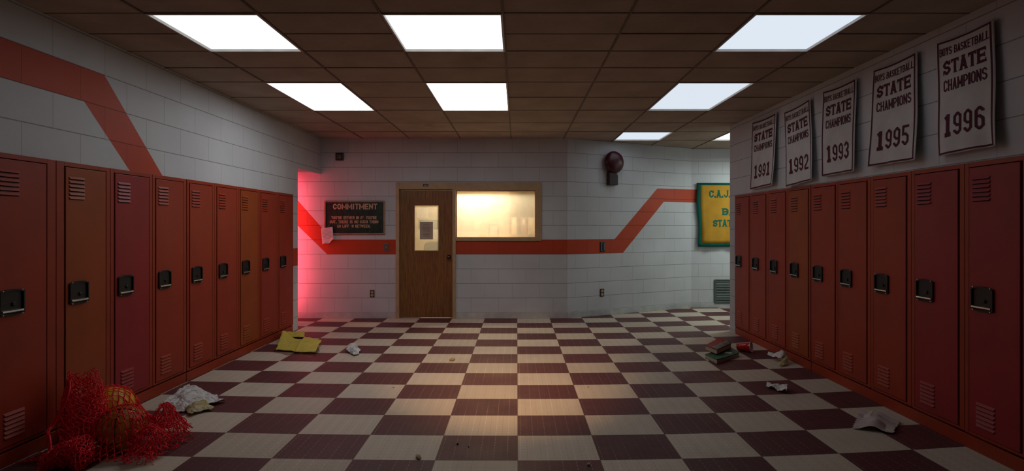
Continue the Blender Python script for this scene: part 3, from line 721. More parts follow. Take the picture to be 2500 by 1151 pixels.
# ------------------------------------------------------------------ banners
def wall_pt(px, py, x):
    y = F * x / (px - VX); return Vector((x, y, Z_at(py, y)))
def banner(year, corners, seed, lab):
    bx = RX - .022
    TL, TR, BR, BL = [wall_pt(px, py, bx) for px, py in corners]
    t = empty('pennant_banner', (TL + TR) / 2, 0, lab, 'banner', 'white championship banners on the right wall'); inv = Matrix.Translation(-(TL + TR) / 2)
    rr = random.Random(seed); ph = [rr.uniform(0, 6.28) for _ in range(4)]
    def fn(u, v, off=0.0):   # u left to right, v up
        top = TL.lerp(TR, u); bot = BL.lerp(BR, u); q = 1 - v
        p = top.lerp(bot, q)
        p.z -= .012 * math.sin(math.pi * u) * (1 if v > .5 else -0.2) * abs(v - .5) * 2
        b = .004 + q * (.014 + .006 * math.sin(u * 6 + ph[0] + q * 2) + .002 * math.sin(u * 14 + ph[1])) + .006 * q * q * (1 + math.sin(u * 4.5 + ph[2])) + .05 * max(0, u - .86) * q * q * 2 + .004 * max(0, q - .8) * 5 * math.sin(u * 13 + ph[3])
        p.y += .006 * q * math.sin(v * 8 + ph[3])
        return inv @ (p + Vector((-b - off, 0, 0)))
    bm = NB(); n, m_ = 22, 34
    G = [[bm.verts.new(fn(i / n, j / m_)) for i in range(n + 1)] for j in range(m_ + 1)]
    for j in range(m_):
        for i in range(n): bm.faces.new((G[j][i], G[j][i + 1], G[j + 1][i + 1], G[j + 1][i]))
    c = obj('cloth', bm, M['bannerw'], t, smooth=True); solid(c, .0016, 0)
    front = lambda u, v: fn(u, v, .0025)
    W_ = (TL - TR).length; H_ = (TL - BL).length; a = W_ / H_
    bm = NB(); e0, e1 = .012, .040; f0, f1 = .010, .010 + .028 * a
    def strip(p, q, k=16):
        for i in range(k):
            s0, s1 = i / k, (i + 1) / k
            lr = lambda P, Q, s_: (P[0] + (Q[0] - P[0]) * s_, P[1] + (Q[1] - P[1]) * s_)
            map_quads(bm, [[lr(p[0], p[1], s0), lr(q[0], q[1], s0), lr(q[0], q[1], s1), lr(p[0], p[1], s1)]], front, 0, 1)
    strip([(e0, f0), (1 - e0 - .03, f0)], [(e0, f1), (1 - e0 - .03, f1)]); strip([(e0, 1 - f1), (1 - e0 - .03, 1 - f1)], [(e0, 1 - f0), (1 - e0 - .03, 1 - f0)])
    strip([(e0, f0), (e0, 1 - f0)], [(e1, f0), (e1, 1 - f0)], 24); strip([(1 - e1 - .03, f0), (1 - e1 - .03, 1 - f0)], [(1 - e0 - .03, f0), (1 - e0 - .03, 1 - f0)], 24)
    obj('border_stripe', bm, M['maroon'], t)
    bm = NB()
    map_quads(bm, text_quads('BOYS BASKETBALL', .055, .925, .862, .932, .19, aspect=a, gap=.14), front)
    obj('lettering', bm, M['maroon'], t); bm = NB()
    map_quads(bm, text_quads('STATE', .12, .865, .690, .815, .27, True, aspect=a, gap=.10), front)
    obj('lettering', bm, M['maroon'], t); bm = NB()
    map_quads(bm, text_quads('CHAMPIONS', .12, .87, .545, .645, .19, aspect=a, gap=.13), front)
    obj('lettering', bm, M['maroon'], t)
    bm = NB(); map_quads(bm, text_quads(year, .15, .83, .155, .345, .20, True, aspect=a, gap=.28), front)
    obj('year_numerals', bm, M['maroon'], t)
banner('1991', [(1838, 299), (1897, 274.4), (1895.6, 452), (1836, 464.4)], 1, 'white felt banner reading 1991, farthest of the five on the right wall')
banner('1992', [(1915.5, 274), (1979.5, 240), (1993, 439.5), (1927, 458)], 2, 'white banner reading 1992, hanging slightly crooked')
banner('1993', [(2010, 223.8), (2093, 190), (2094.5, 419), (2011, 432.7)], 3, 'white banner reading 1993, middle one of the five')
banner('1995', [(2134, 171), (2241.5, 124.3), (2252, 390), (2128, 408.7)], 4, 'white banner reading 1995 on the right wall')
banner('1996', [(2288.5, 105), (2428.5, 45), (2443.5, 356.6), (2296, 383.7)], 5, 'white banner reading 1996, largest and nearest on the right')

# gold and green banner in the alcove
gy = YA - .03
gx_ = lambda px: X_at(px, gy); gz_ = lambda py: Z_at(py, gy)
t = empty('felt_banner', (gx_(1700), gy, gz_(447)), 0, 'gold felt banner with green border and green letters, half hidden by the right wall end', 'banner')
inv = Matrix.Translation(-t.location)
def gfn(px, py, off=0):
    x, z = gx_(px), gz_(py); q = (py - 447) / 156
    b = .004 + .014 * (1 + math.sin(px * .09 + q * 3)) * q + .008 * (1 + math.sin(px * .23)) * q * q
    x += .012 * math.sin(py * .06) * max(0, 1 - (px - 1700) / 20) + .035 * q * max(0, 1 - (px - 1700) / 60)
    return inv @ Vector((x, gy - b - off, z))
def gsheet(bm, x0, x1, y0, y1, off, n=30, m_=18):
    G = [[bm.verts.new(gfn(x0 + (x1 - x0) * i / n, y0 + (y1 - y0) * j / m_, off)) for i in range(n + 1)] for j in range(m_ + 1)]
    for j in range(m_):
        for i in range(n): bm.faces.new((G[j][i], G[j][i + 1], G[j + 1][i + 1], G[j + 1][i]))
GR = 1960
bm = NB(); gsheet(bm, 1700, GR, 447, 603, 0); c = obj('backing_cloth', bm, M['bannerg'], t, smooth=True); solid(c, .003)
bm = NB(); gsheet(bm, 1709.5, GR - 9, 453, 594, .004); c = obj('field_cloth', bm, M['bannery'], t, smooth=True); solid(c, .002)
for s_, x0, x1, y0, y1 in (('C.A.J.', 1730.5, 1783, 483, 465), ('BA', 1762.5, 1795, 526, 509), ('STAT', 1738, 1786.5, 554, 537)):
    bm = NB(); map_quads(bm, text_quads(s_, x0, x1, y0, y1, .24, True, aspect=-1.0, gap=.10), lambda u, v: gfn(u, v, .0075))
    obj('lettering', bm, M['bannerg'], t)
bm = NB(); tube(bm, [inv @ Vector((gx_(1700), gy - .012, gz_(449))), inv @ Vector((gx_(GR), gy - .012, gz_(449)))], .008, 8); obj('hanging_rod', bm, M['bannerg'], t, smooth=True)

# floor level air grille
x0, x1, z0, z1 = X_at(1743, YA), X_at(1743, YA) + .62, Z_at(741, YA), Z_at(683, YA)
t = empty('air_grille', ((x0 + x1) / 2, YA, z0), 0, 'dark metal air grille low on the wall under the gold banner', 'vent'); hw_, hh = (x1 - x0) / 2, z1 - z0
bm = NB(); r = .022
box(bm, -hw_, -hw_ + r * 1.6, -.02, -.001, 0, hh); box(bm, hw_ - r * 1.6, hw_, -.02, -.001, 0, hh); box(bm, -hw_ + r * 1.6, hw_ - r * 1.6, -.02, -.001, 0, r); box(bm, -hw_ + r * 1.6, hw_ - r * 1.6, -.02, -.001, hh - r, hh)
obj('frame', bm, M['grille'], t, bevel=.003)
bm = NB(); box(bm, -hw_ + r, hw_ - r, -.004, -.002, r, hh - r); obj('backing', bm, M['dark'], t)
bm = NB(); k = 13
for i in range(k):
    zc = r + (hh - 2 * r) * (i + .5) / k
    prism(bm, [(-hw_ + r * 1.4, -.017, zc - .008), (-hw_ + r * 1.4, -.014, zc - .009), (-hw_ + r * 1.4, -.005, zc + .007), (-hw_ + r * 1.4, -.008, zc + .008)], (2 * hw_ - 2.8 * r, 0, 0))
obj('louvers', bm, M['grille'], t)

# ------------------------------------------------------------------ things on the walls
def diag_root(px, py, name, label, cat, group=None):
    tt, z = DW(px, py); p = Vector((DX, YB, z)) + dn * tt
    return empty(name, p, math.atan2(dn.y, dn.x), label, cat, group)
# fire bell (local: x along wall, -y out of the wall)
t = diag_root(1491, 438, 'alarm_bell', 'dark red round alarm bell with a box below on the diagonal wall', 'alarm bell')
bm = NB()
pts = [(-.085, 0, -.10), (.085, 0, -.10), (.085, 0, .055), (.055, 0, .095), (-.085, 0, .10)]
prism(bm, [(p[0], -.001, p[2]) for p in pts], (0, -.085, 0)); obj('mechanism_box', bm, M['bellbox'], t, bevel=.012, segs=3)
bm = NB(); prism(bm, [(-.075, -.001, .09), (.05, -.001, .09), (.035, -.001, .23), (-.06, -.001, .23)], (0, -.05, 0)); obj('bracket', bm, M['bellbox'], t, bevel=.008)
gm = Matrix.Translation((0.018, -.062, .262)) @ Matrix.Rotation(math.pi / 2, 4, 'X')
bm = NB(); R_ = .178
lathe(bm, [(R_ * .94, -.010), (R_, 0.0), (R_ * .985, .014), (R_ * .93, .034), (R_ * .82, .054), (R_ * .62, .072), (R_ * .36, .083), (R_ * .12, .087), (.0005, .0875)], 48, gm)
obj('gong', bm, M['bellred'], t, smooth=True)
# little square speaker high on the back wall
t = empty('wall_device', (X_at(830, YB), YB, Z_at(383, YB)), 0, 'small dark square device high on the back wall in the left corner', 'alarm device')
bm = NB(); box(bm, -.06, .06, -.035, -.001, -.06, .06); obj('housing', bm, M['brownplastic'], t, bevel=.008, segs=2)
bm = NB(); box(bm, -.024, .024, -.045, -.034, -.026, .024); ln = obj('lens', bm, M['lens'], t, bevel=.003)
bm = NB(); lathe(bm, [(.013, 0), (.013, .004), (.0005, .005)], 16, Matrix.Translation((0, -.045, 0)) @ Matrix.Rotation(math.pi / 2, 4, 'X')); obj('lens_eye', bm, M['darkoff'], ln)
# motto sign
sx0, sx1, sz0, sz1 = X_at(792.5, YB), X_at(940.5, YB), Z_at(573, YB), Z_at(491, YB)
t = empty('motto_sign', ((sx0 + sx1) / 2, YB, sz0), math.radians(0), 'framed dark green sign headed COMMITMENT on the back wall', 'sign'); sw, sh = (sx1 - sx0) / 2, sz1 - sz0
bm = NB(); r = .022
box(bm, -sw, -sw + r, -.022, -.001, 0, sh); box(bm, sw - r, sw, -.022, -.001, 0, sh); box(bm, -sw + r, sw - r, -.022, -.001, 0, r); box(bm, -sw + r, sw - r, -.022, -.001, sh - r, sh)
obj('frame', bm, M['signframe'], t, bevel=.005)
bm = NB(); box(bm, -sw + r, sw - r, -.012, -.002, r, sh - r); obj('panel', bm, M['signface'], t)
# text boxes read from the crop (1505 px wide crop of 170 px)
for s_, a0, a1, b0, b1, tk, gp in (('COMMITMENT', 298, 1255, 282, 157, .19, .13), ("YOU'RE EITHER IN Or YOU'RE", 262, 1240, 495, 425, .23, .16), ('OUT. THERE IS NO SUCH THING', 230, 1278, 583, 515, .23, .16), ('AS LIFe iN BETWEEN.', 388, 1106, 675, 612, .23, .16)):
    q = text_quads(s_, X_at(780 + a0 * .113, YB), X_at(780 + a1 * .113, YB), Z_at(480 + b0 * .113, YB), Z_at(480 + b1 * .113, YB), tk, gap=gp, space=.62)
    c0 = (sx0 + sx1) / 2
    bm = NB(); map_quads(bm, q, lambda u, v: Vector((u - c0, -.0135, v - sz0)), 0, 1)
    obj('lettering', bm, M['signtext'], t)
# paper hung over the sign's lower left corner
t = empty('paper_note', (X_at(802, YB), YB - .03, Z_at(577, YB)), 0, 'handwritten white sheet taped over the lower left corner of the motto sign', 'paper')
cn = [(785.5, 558), (813.5, 554.5), (817.5, 592), (789.5, 598.5)]
loc = t.location
def pfn(u, v, off=0):
    a = Vector(cn[0]).lerp(Vector(cn[1]), u); b = Vector(cn[3]).lerp(Vector(cn[2]), u); p = a.lerp(b, 1 - v)
    curl = .035 * max(0, u + (1 - v) - 1.62) * 3 + .012 * max(0, (.2 - v)) * 4 * (1 + math.sin(u * 9))
    return Vector((X_at(p.x, YB) - loc.x, -curl - .006 * math.sin(v * 4) - off, Z_at(p.y, YB) + curl * .8 - loc.z))
bm = NB(); n = 14
G = [[bm.verts.new(pfn(i / n, j / n)) for i in range(n + 1)] for j in range(n + 1)]
for j in range(n):
    for i in range(n): bm.faces.new((G[j][i], G[j][i + 1], G[j + 1][i + 1], G[j + 1][i]))
c = obj('sheet', bm, M['paper'], t, smooth=True); solid(c, .0008)
bm = NB()
for k in range(8):
    v = .90 - k * .085; a, b = (.28, .78) if k < 2 else (.14 + rnd.uniform(0, .05), rnd.uniform(.75, .93)); u = a
    while u < b:
        e = min(b, u + rnd.uniform(.04, .12)); map_quads(bm, [[(u, v), (u, v + .020), (e, v + .020 + .01), (e, v + .01)]], lambda p, q: pfn(p, q, .0012), 0, 1); u = e + .018
obj('handwriting', bm, M['ink'], t)

def plate_thing(name, px, py, wpx, hpx, label, cat, kind, on_diag=False, group=None):
    if on_diag: t = diag_root(px, py, name, label, cat, group); wd, ht = wpx / 153.5, hpx / 153.5
    else: t = empty(name, (X_at(px, YB), YB, Z_at(py, YB)), 0, label, cat, group); wd, ht = wpx / 160, hpx / 160
    a, b = wd / 2, ht / 2
    pm = {'switch': M['steel'], 'plum': M['purpleplastic'], 'outlet': M['brownplastic']}[kind]
    bm = NB(); box(bm, -a, a, -.009, -.0005, -b, b); obj('cover_plate', bm, pm, t, bevel=.004)
    if kind == 'outlet':
        for s_ in (1, -1):
            bm = NB(); zc = s_ * b * .44; n = 16
            pts = [(a * .62 * max(-1, min(1, 1.15 * math.cos(2 * math.pi * k / n))), -.008, zc + b * .34 * math.sin(2 * math.pi * k / n)) for k in range(n)]
            prism(bm, pts, (0, -.005, 0)); q = obj('socket', bm, M['ivory'], t)
            bm = NB()
            for sx_ in (-1, 1): box(bm, sx_ * a * .26 - .002, sx_ * a * .26 + .002, -.0138, -.012, zc - .004, zc + .010)
            obj('slots', bm, M['dark'], q)
    else:
        bm = NB(); q = M['ivory'] if kind == 'switch' else M['steel']
        if kind == 'switch': prism(bm, [(-.006, -.008, .012), (-.006, -.026, .016), (-.006, -.024, .006), (-.006, -.008, -.012)], (.012, 0, 0)); obj('toggle', bm, q, t)
        else:
            for s_ in (-1, 1): box(bm, s_ * a * .62 - .005, s_ * a * .62 + .005, -.013, -.008, -b * .8, b * .8)
            obj('edge_strip', bm, q, t, label='greyish upright strips')
            bm = NB(); box(bm, -a * .3, a * .3, -.014, -.008, -b * .5, b * .5); obj('rocker', bm, M['darkoff'], t, bevel=.003)
    bm = NB()
    for s_ in (1, -1): lathe(bm, [(.0035, 0), (.0035, .001), (.0005, .0016)], 8, Matrix.Translation((0, -.009, s_ * b * .84)) @ Matrix.Rotation(math.pi / 2, 4, 'X'))
    obj('screws', bm, M['chrome'], t)
plate_thing('light_switch', 943, 604, 12, 18.5, 'steel light switch on the orange stripe left of the wooden door', 'light switch', 'switch')
plate_thing('light_switch', 1471, 603, 15, 24, 'dark switch plate on the orange stripe of the diagonal wall', 'light switch', 'plum', True)
plate_thing('wall_outlet', 909, 717.5, 11, 17.5, 'brown double outlet low on the wall left of the wooden door', 'outlet', 'outlet')
plate_thing('wall_outlet', 1469.5, 715, 11.5, 19, 'brown double outlet low on the diagonal wall', 'outlet', 'outlet', True)
# plaque on the door head
t = empty('door_plaque', (X_at(1040, YB), YB - .025, Z_at(453.3, YB)), 0, 'tiny black plaque on the tan frame above the wooden door', 'plaque')
bm = NB(); box(bm, -.042, .042, -.005, -.0002, -.018, .018); obj('plate', bm, M['blackmetal'], t, bevel=.002)
bm = NB(); box(bm, -.030, .032, -.0057, -.005, -.011, -.003); box(bm, -.012, .010, -.0057, -.005, .004, .009); obj('worn_print', bm, M['steel'], t)
# sheet taped inside the door pane
t = empty('paper_notice', (X_at(1040, YB), YB + .036, Z_at(563, YB)), 0, 'typed sheet taped on the glass of the wooden door', 'paper')
bm = NB(); box(bm, -.100, .100, -.0012, -.0002, -.138, .132); obj('sheet', bm, simple('notice sheet with painted backlight', (0.50, 0.38, 0.30), .8), t)  # sheet colour lightened to paint in light from behind
bm = NB()
for k in range(9):
    z = .085 - k * .022; box(bm, -.065 + rnd.uniform(0, .02), .06 - rnd.uniform(0, .03), -.0018, -.0012, z, z + .007)
obj('typed_lines', bm, simple('faint brown typing', (0.26, 0.18, 0.14), .8), t)

# ------------------------------------------------------------------ inside the office
yb_ = 9.0
t = empty('shelf_unit', (0, 0, 0), 0, 'khaki shelf unit at the right side of the office, holding the binders', 'shelf')
x0 = X_at(1245, yb_ - .15); bm = NB(); box(bm, x0, OX1 - .005, yb_ + .16, yb_ + .18, 0, 2.6); obj('back_panel', bm, M['officegrey'], t)
bm = NB(); zs = Z_at(572, yb_ - .1); box(bm, x0, OX1 - .005, yb_ - .15, yb_ + .16, zs - .03, zs); obj('shelf_board', bm, M['officegrey'], t, bevel=.003)
bm = NB(); box(bm, x0 - .02, x0, yb_ - .15, yb_ + .18, 0, 2.6); obj('side_panel', bm, M['officegrey'], t)
bm = NB(); box(bm, x0, OX1 - .005, yb_ - .15, yb_ + .16, 0, .06); obj('base_board', bm, M['officegrey'], t)
for px0, px1, m, lab in ((1248, 1261.5, 'bindtan', 'tan binder standing alone at the left of the office shelf'), (1272, 1286, 'bindred', 'rust coloured binder with a pale spine mark in the middle of the shelf'), (1288.5, 1305.5, 'bindtan', 'wide tan binder at the right end of the office shelf')):
    yf = yb_ - .12; a, b = X_at(px0, yf), X_at(px1, yf)
    t = empty('binder', ((a + b) / 2, yf, zs), 0, lab, 'binder', 'binders on the office shelf'); h_ = (b - a) / 2; H_ = Z_at(531, yf) - zs
    bm = NB(); box(bm, -h_, -h_ + .004, 0, .24, 0, H_); box(bm, h_ - .004, h_, 0, .24, 0, H_); box(bm, -h_ + .004, h_ - .004, 0, .004, 0, H_); obj('cover', bm, M[m], t)
    bm = NB(); box(bm, -h_ + .005, h_ - .005, .006, .23, .004, H_ - .012); obj('pages', bm, M['pages'], t)
    bm = NB(); box(bm, -h_ * .45, h_ * .45, -.001, 0, H_ * .55, H_ * .86); obj('spine_label', bm, M['paper'], t)
# cabinet by the window with standing frame and box
bm_ = NB(); cyx0, cyx1 = -.72, -.12
t = empty('filing_cabinet', ((cyx0 + cyx1) / 2, 8.42, 0), 0, 'low grey cabinet inside the office behind the window sill', 'cabinet'); a = (cyx1 - cyx0) / 2; ch_ = 1.215
bm_.free(); bm = NB(); box(bm, -a, a, -.2, .2, 0, ch_); obj('body', bm, M['officegrey'], t, bevel=.006)
for k in range(3):
    bm = NB(); box(bm, -a + .02, a - .02, .2, .212, .04 + k * .39, .40 + k * .39); d_ = obj('drawer', bm, M['officegrey'], t, bevel=.003)
    bm = NB(); tube(bm, [(-.06, .212, .26 + k * .39), (-.06, .235, .26 + k * .39), (.06, .235, .26 + k * .39), (.06, .212, .26 + k * .39)], .005, 6); obj('handle', bm, M['steel'], d_)
yf = 8.40; a, b = X_at(1192.5, yf), X_at(1218, yf); z1 = Z_at(547.5, yf)
t = empty('picture_frame', ((a + b) / 2, yf, ch_), 0, 'small dark standing picture frame seen at the window sill', 'picture frame'); h_ = (b - a) / 2; H_ = z1 - ch_
bm = NB(); r = .022
box(bm, -h_, -h_ + r, 0, .015, 0, H_); box(bm, h_ - r, h_, 0, .015, 0, H_); box(bm, -h_ + r, h_ - r, 0, .015, 0, r); box(bm, -h_ + r, h_ - r, 0, .015, H_ - r, H_); obj('frame', bm, M['darkoff'], t, bevel=.003)
bm = NB(); box(bm, -h_ + r, h_ - r, .004, .010, r, H_ - r); obj('picture', bm, M['paper'], t)
bm = NB(); prism(bm, [(-.02, .015, H_ * .7), (-.02, .02, H_ * .7), (-.02, .10, 0.001), (-.02, .095, 0.001)], (.04, 0, 0)); obj('easel_leg', bm, M['darkoff'], t)
t = empty('index_box', (X_at(1178, 8.38), 8.38, ch_), 0, 'small dark box beside the standing picture frame', 'box')
h_ = (X_at(1186, 8.38) - X_at(1170, 8.38)) / 2; H_ = Z_at(574, 8.38) - ch_
bm = NB(); box(bm, -h_, h_, 0, .08, 0, H_ * .75); obj('base', bm, M['darkoff'], t, bevel=.003)
bm = NB(); box(bm, -h_ - .002, h_ + .002, -.002, .082, H_ * .75, H_); obj('lid', bm, M['darkoff'], t, bevel=.003)
# wall picture behind left part of the window
yw = OY - .002
def hung(px0, px1, py0, py1, lab):
    a, b, z0, z1 = X_at(px0, yw), X_at(px1, yw), Z_at(py1, yw), Z_at(py0, yw)
    t = empty('wall_picture', ((a + b) / 2, yw, z0), 0, lab, 'picture'); h_, H_ = (b - a) / 2, z1 - z0; r = .03
    bm = NB(); box(bm, -h_, -h_ + r, -.025, 0, 0, H_); box(bm, h_ - r, h_, -.025, 0, 0, H_); box(bm, -h_ + r, h_ - r, -.025, 0, 0, r); box(bm, -h_ + r, h_ - r, -.025, 0, H_ - r, H_); obj('frame', bm, M['bindtan'], t)
    bm = NB(); box(bm, -h_ + r, h_ - r, -.012, 0, r, H_ - r); obj('print', bm, M['picblue'], t)
hung(1085, 1160, 515, 562, 'hazy framed print on the office wall at the left of the window')
def sheet(px0, px1, py0, py1, m, lab, y=None):
    y = y or yw; a, b, z0, z1 = X_at(px0, y), X_at(px1, y), Z_at(py1, y), Z_at(py0, y)
    bm = NB(); box(bm, a, b, y - .004, y - .001, z0, z1); o = obj('pinned_sheet', bm, m); props(o, lab, 'paper')
sheet(1098, 1135, 567, 585, M['paper'], 'pale sheet pinned under the hazy framed print, left of the pair'); sheet(1137, 1168, 566, 585, M['paper'], 'pale sheet pinned under the hazy framed print, right of the pair')
sheet(1018, 1046, 508, 533, M['paper'], 'pale sheet pinned high behind the door glass'); sheet(1022, 1075, 537, 560, M['picblue'], 'grey board on the office wall behind the taped notice')
sheet(1059, 1072, 562, 585, M['paper'], 'pale sheet on the office wall right of the taped notice')
# office chair
cy_ = 8.9; ccx = X_at(1062, cy_)
t = empty('office_chair', (ccx, cy_, 0), 0, 'grey green office chair back seen low through the door glass', 'chair')
bm = NB(); hb = Z_at(590, cy_); a = .20
prism(bm, [(a * math.copysign(abs(math.cos(q)) ** .45, math.cos(q)), 0, hb - .22 + .22 * math.copysign(abs(math.sin(q)) ** .5, math.sin(q))) for q in [2 * math.pi * k / 32 for k in range(32)]], (0, .07, 0)); obj('backrest', bm, M['teal'], t, bevel=.02, segs=3)
bm = NB(); box(bm, -.22, .22, .02, .46, .44, .52); obj('seat', bm, M['teal'], t, bevel=.03, segs=3)
bm = NB(); box(bm, -.03, .03, .07, .09, .46, hb - .25); obj('back_post', bm, M['darkoff'], t)
bm = NB(); lathe(bm, [(.028, .06), (.028, .44)], 12, Matrix.Translation((0, .24, 0))); obj('gas_column', bm, M['darkoff'], t)
for k in range(5):
    q = 2 * math.pi * k / 5; bm = NB(); e = Vector((.26 * math.cos(q), .24 + .26 * math.sin(q), .05)); tube(bm, [(0, .24, .10), e], .018, 6); lg = obj('leg', bm, M['darkoff'], t)
    bm = NB(); lathe(bm, [(.02, -.012), (.025, -.008), (.025, .008), (.02, .012)], 12, Matrix.Translation((e.x, e.y, .0255)) @ Matrix.Rotation(math.pi / 2, 4, 'X')); obj('caster', bm, M['darkoff'], lg)

# ------------------------------------------------------------------ litter on the floor
def sheet_mesh(bm, cs, n, m_, amp, fr, seed, mi=None, base=.002, lift=None, edge=None):
    """crumpled sheet over four corner points (x,y,h)"""
    cs = [Vector(c) for c in cs]; G = []; n = int(n * 1.7); m_ = int(m_ * 1.7)
    for j in range(m_ + 1):
        row = []
        for i in range(n + 1):
            u, v = i / n, j / m_
            p = cs[0].lerp(cs[1], u).lerp(cs[3].lerp(cs[2], u), v)
            q = Vector((p.x * fr + seed * 3.1, p.y * fr, seed * 1.7))
            h = abs(mnoise.noise(q)) * amp * 1.5 + abs(mnoise.noise(q * 2.3)) * amp * .9 + (.5 - abs(mnoise.noise(q * 4.1 + Vector((4, 2, 0))))) * amp * .5
            p = p + Vector((mnoise.noise(q * 1.1 + Vector((9, 0, 0))), mnoise.noise(q * 1.1 + Vector((0, 9, 0))), 0)) * amp * .9
            if edge: p = edge(u, v, p)
            p.z = max(base, p.z + h + (lift(u, v) if lift else 0)); row.append(bm.verts.new(p))
        G.append(row)
    for j in range(m_):
        for i in range(n):
            f = bm.faces.new((G[j][i], G[j][i + 1], G[j + 1][i + 1], G[j + 1][i])); f.material_index = mi(i / n, j / m_) if mi else 0
def FP(px, py, h=0.0): return floor_at(px, py, h)
# white towel front left (two overlapping pieces: clean sheet and the yellowed wet part)
t = empty('paper_towel', FP(470, 1000), 0, 'crumpled white paper towel with a yellowed patch, beside the left net bag', 'paper towel')
inv = -t.location
bm = NB(); sheet_mesh(bm, [FP(397, 985) + inv, FP(430, 1012) + inv, FP(552, 985) + inv, FP(462, 942, .03) + inv], 18, 16, .028, 9, 1, lift=lambda u, v: .032 * math.sin(math.pi * u) * math.sin(math.pi * min(1, v * 1.0)) )
c = obj('clean_sheet', bm, M['towel'], t); solid(c, .0015, 1)
bm = NB(); sheet_mesh(bm, [FP(452, 1003) + inv, FP(468, 1020) + inv, FP(520, 1003) + inv, FP(500, 985) + inv], 12, 10, .020, 12, 2, lift=lambda u, v: .035 * math.sin(math.pi * u) * math.sin(math.pi * v) + .012)
c = obj('yellowed_sheet', bm, M['stainp'], t, label='yellow stained damp paper'); solid(c, .0015, 1)
# yellow cloth
def ycl(u, v, p):
    p.x = max(p.x, -2.945 - t.location.x); return p
t = empty('yellow_cloth', FP(730, 850), 0, 'yellow cloth lying folded on the floor by the last left locker', 'cloth'); inv = -t.location
bm = NB()
sheet_mesh(bm, [FP(673, 857) + inv, FP(706, 860) + inv, FP(735, 835) + inv, FP(690, 820, .03) + inv], 12, 10, .018, 6, 3, edge=ycl, lift=lambda u, v: .06 * math.exp(-((u - .1) ** 2 + (v - .85) ** 2) * 9))
obj_ = obj('left_flap', bm, M['yellow'], t, smooth=True); solid(obj_, .004, 1)
bm = NB(); sheet_mesh(bm, [FP(694, 824, .03) + inv, FP(742, 826, .02) + inv, FP(745, 812) + inv, FP(702, 816) + inv], 12, 8, .012, 6, 5, edge=ycl, lift=lambda u, v: .03 * math.sin(math.pi * v))
obj_ = obj('back_flap', bm, M['yellow'], t, smooth=True); solid(obj_, .004, 1)
bm = NB(); sheet_mesh(bm, [FP(719, 863, 0) + inv, FP(771, 864, 0) + inv, FP(786, 838, .02) + inv, FP(742, 830, .035) + inv], 14, 12, .012, 6, 6, lift=lambda u, v: .002 + .02 * min(1, v * 4) + .016 * math.sin(math.pi * v))
obj_ = obj('front_flap', bm, M['yellow'], t, smooth=True); solid(obj_, .004, 1)
bm = NB(); sheet_mesh(bm, [FP(700, 858) + inv, FP(725, 864) + inv, FP(748, 838) + inv, FP(712, 835) + inv], 10, 10, .012, 7, 8, edge=ycl, lift=lambda u, v: .012)
obj_ = obj('middle_fold', bm, M['yellow'], t, smooth=True); solid(obj_, .004, 1)
# damp ring round the cloth
s = NT('water film'); s.t.nodes.remove(s.b); tr = s.n('ShaderNodeBsdfTransparent'); tr.inputs[0].default_value = (.86, .84, .82, 1); gl = s.n('ShaderNodeBsdfGlossy'); gl.inputs['Roughness'].default_value = .12
mx = s.n('ShaderNodeMixShader'); mx.inputs[0].default_value = .07; s.t.links.new(tr.outputs[0], mx.inputs[1]); s.t.links.new(gl.outputs[0], mx.inputs[2]); s.t.links.new(mx.outputs[0], s.out.inputs['Surface'])
bm = NB(); pl = [(665, 861), (685, 864), (700, 869), (716, 866), (740, 868), (757, 876), (770, 868), (781, 858), (775, 845), (760, 826), (740, 816), (712, 826), (690, 838)]
prism(bm, [FP(*p) + Vector((0, 0, .0004)) for p in pl], (0, 0, .0008)); o = obj('puddle', bm, s.m); props(o, 'thin wet patch on the tiles around the yellow cloth', 'puddle')
# small white wad
t = empty('paper_wad', FP(862, 866), 0, 'small white crumpled paper wad on the tiles right of the yellow cloth', 'paper'); inv = -t.location
bm = NB(); sheet_mesh(bm, [FP(846, 862) + inv, FP(866, 872) + inv, FP(880, 861) + inv, FP(853, 850) + inv], 14, 12, .04, 13, 9, lift=lambda u, v: .075 * math.sin(math.pi * u) * math.sin(math.pi * v))
c = obj('wad', bm, M['paper'], t); solid(c, .0015, 1)
# right crumpled napkin with yellow
t = empty('crumpled_napkin', FP(1905, 890), 0, 'crumpled white napkin with a yellow smear lying against the right lockers', 'napkin'); inv = -t.location
bm = NB(); sheet_mesh(bm, [FP(1871, 874) + inv, FP(1905, 891) + inv, FP(1930, 888) + inv, FP(1872, 866, .03) + inv], 16, 14, .03, 9, 12, lift=lambda u, v: .02 + .085 * math.exp(-((u - .78) ** 2 * 9 + (v - .45) ** 2 * 6)))
c = obj('sheet', bm, M['towel'], t); solid(c, .0015, 1)
bm = NB(); sheet_mesh(bm, [FP(1901, 891) + inv, FP(1903, 898) + inv, FP(1926, 893) + inv, FP(1918, 888) + inv], 10, 8, .012, 11, 14, lift=lambda u, v: .010 + .06 * v * math.sin(math.pi * min(1, u + .2)))
c = obj('yellow_smear', bm, M['stainp'], t, label='yellow smeared fold'); solid(c, .0015, 1)
# thin torn scrap
t = empty('torn_scrap', FP(1897, 955), 0, 'narrow torn white paper scrap, nearer than the crumpled napkin on the right', 'paper'); inv = -t.location
bm = NB(); sheet_mesh(bm, [FP(1868, 947) + inv, FP(1918, 965) + inv, FP(1926, 953) + inv, FP(1874, 941) + inv], 16, 6, .018, 16, 15, lift=lambda u, v: .02 * math.sin(math.pi * v) + .03 * math.exp(-(u - .95) ** 2 * 30))
c = obj('scrap', bm, M['towel'], t); solid(c, .0012, 1)
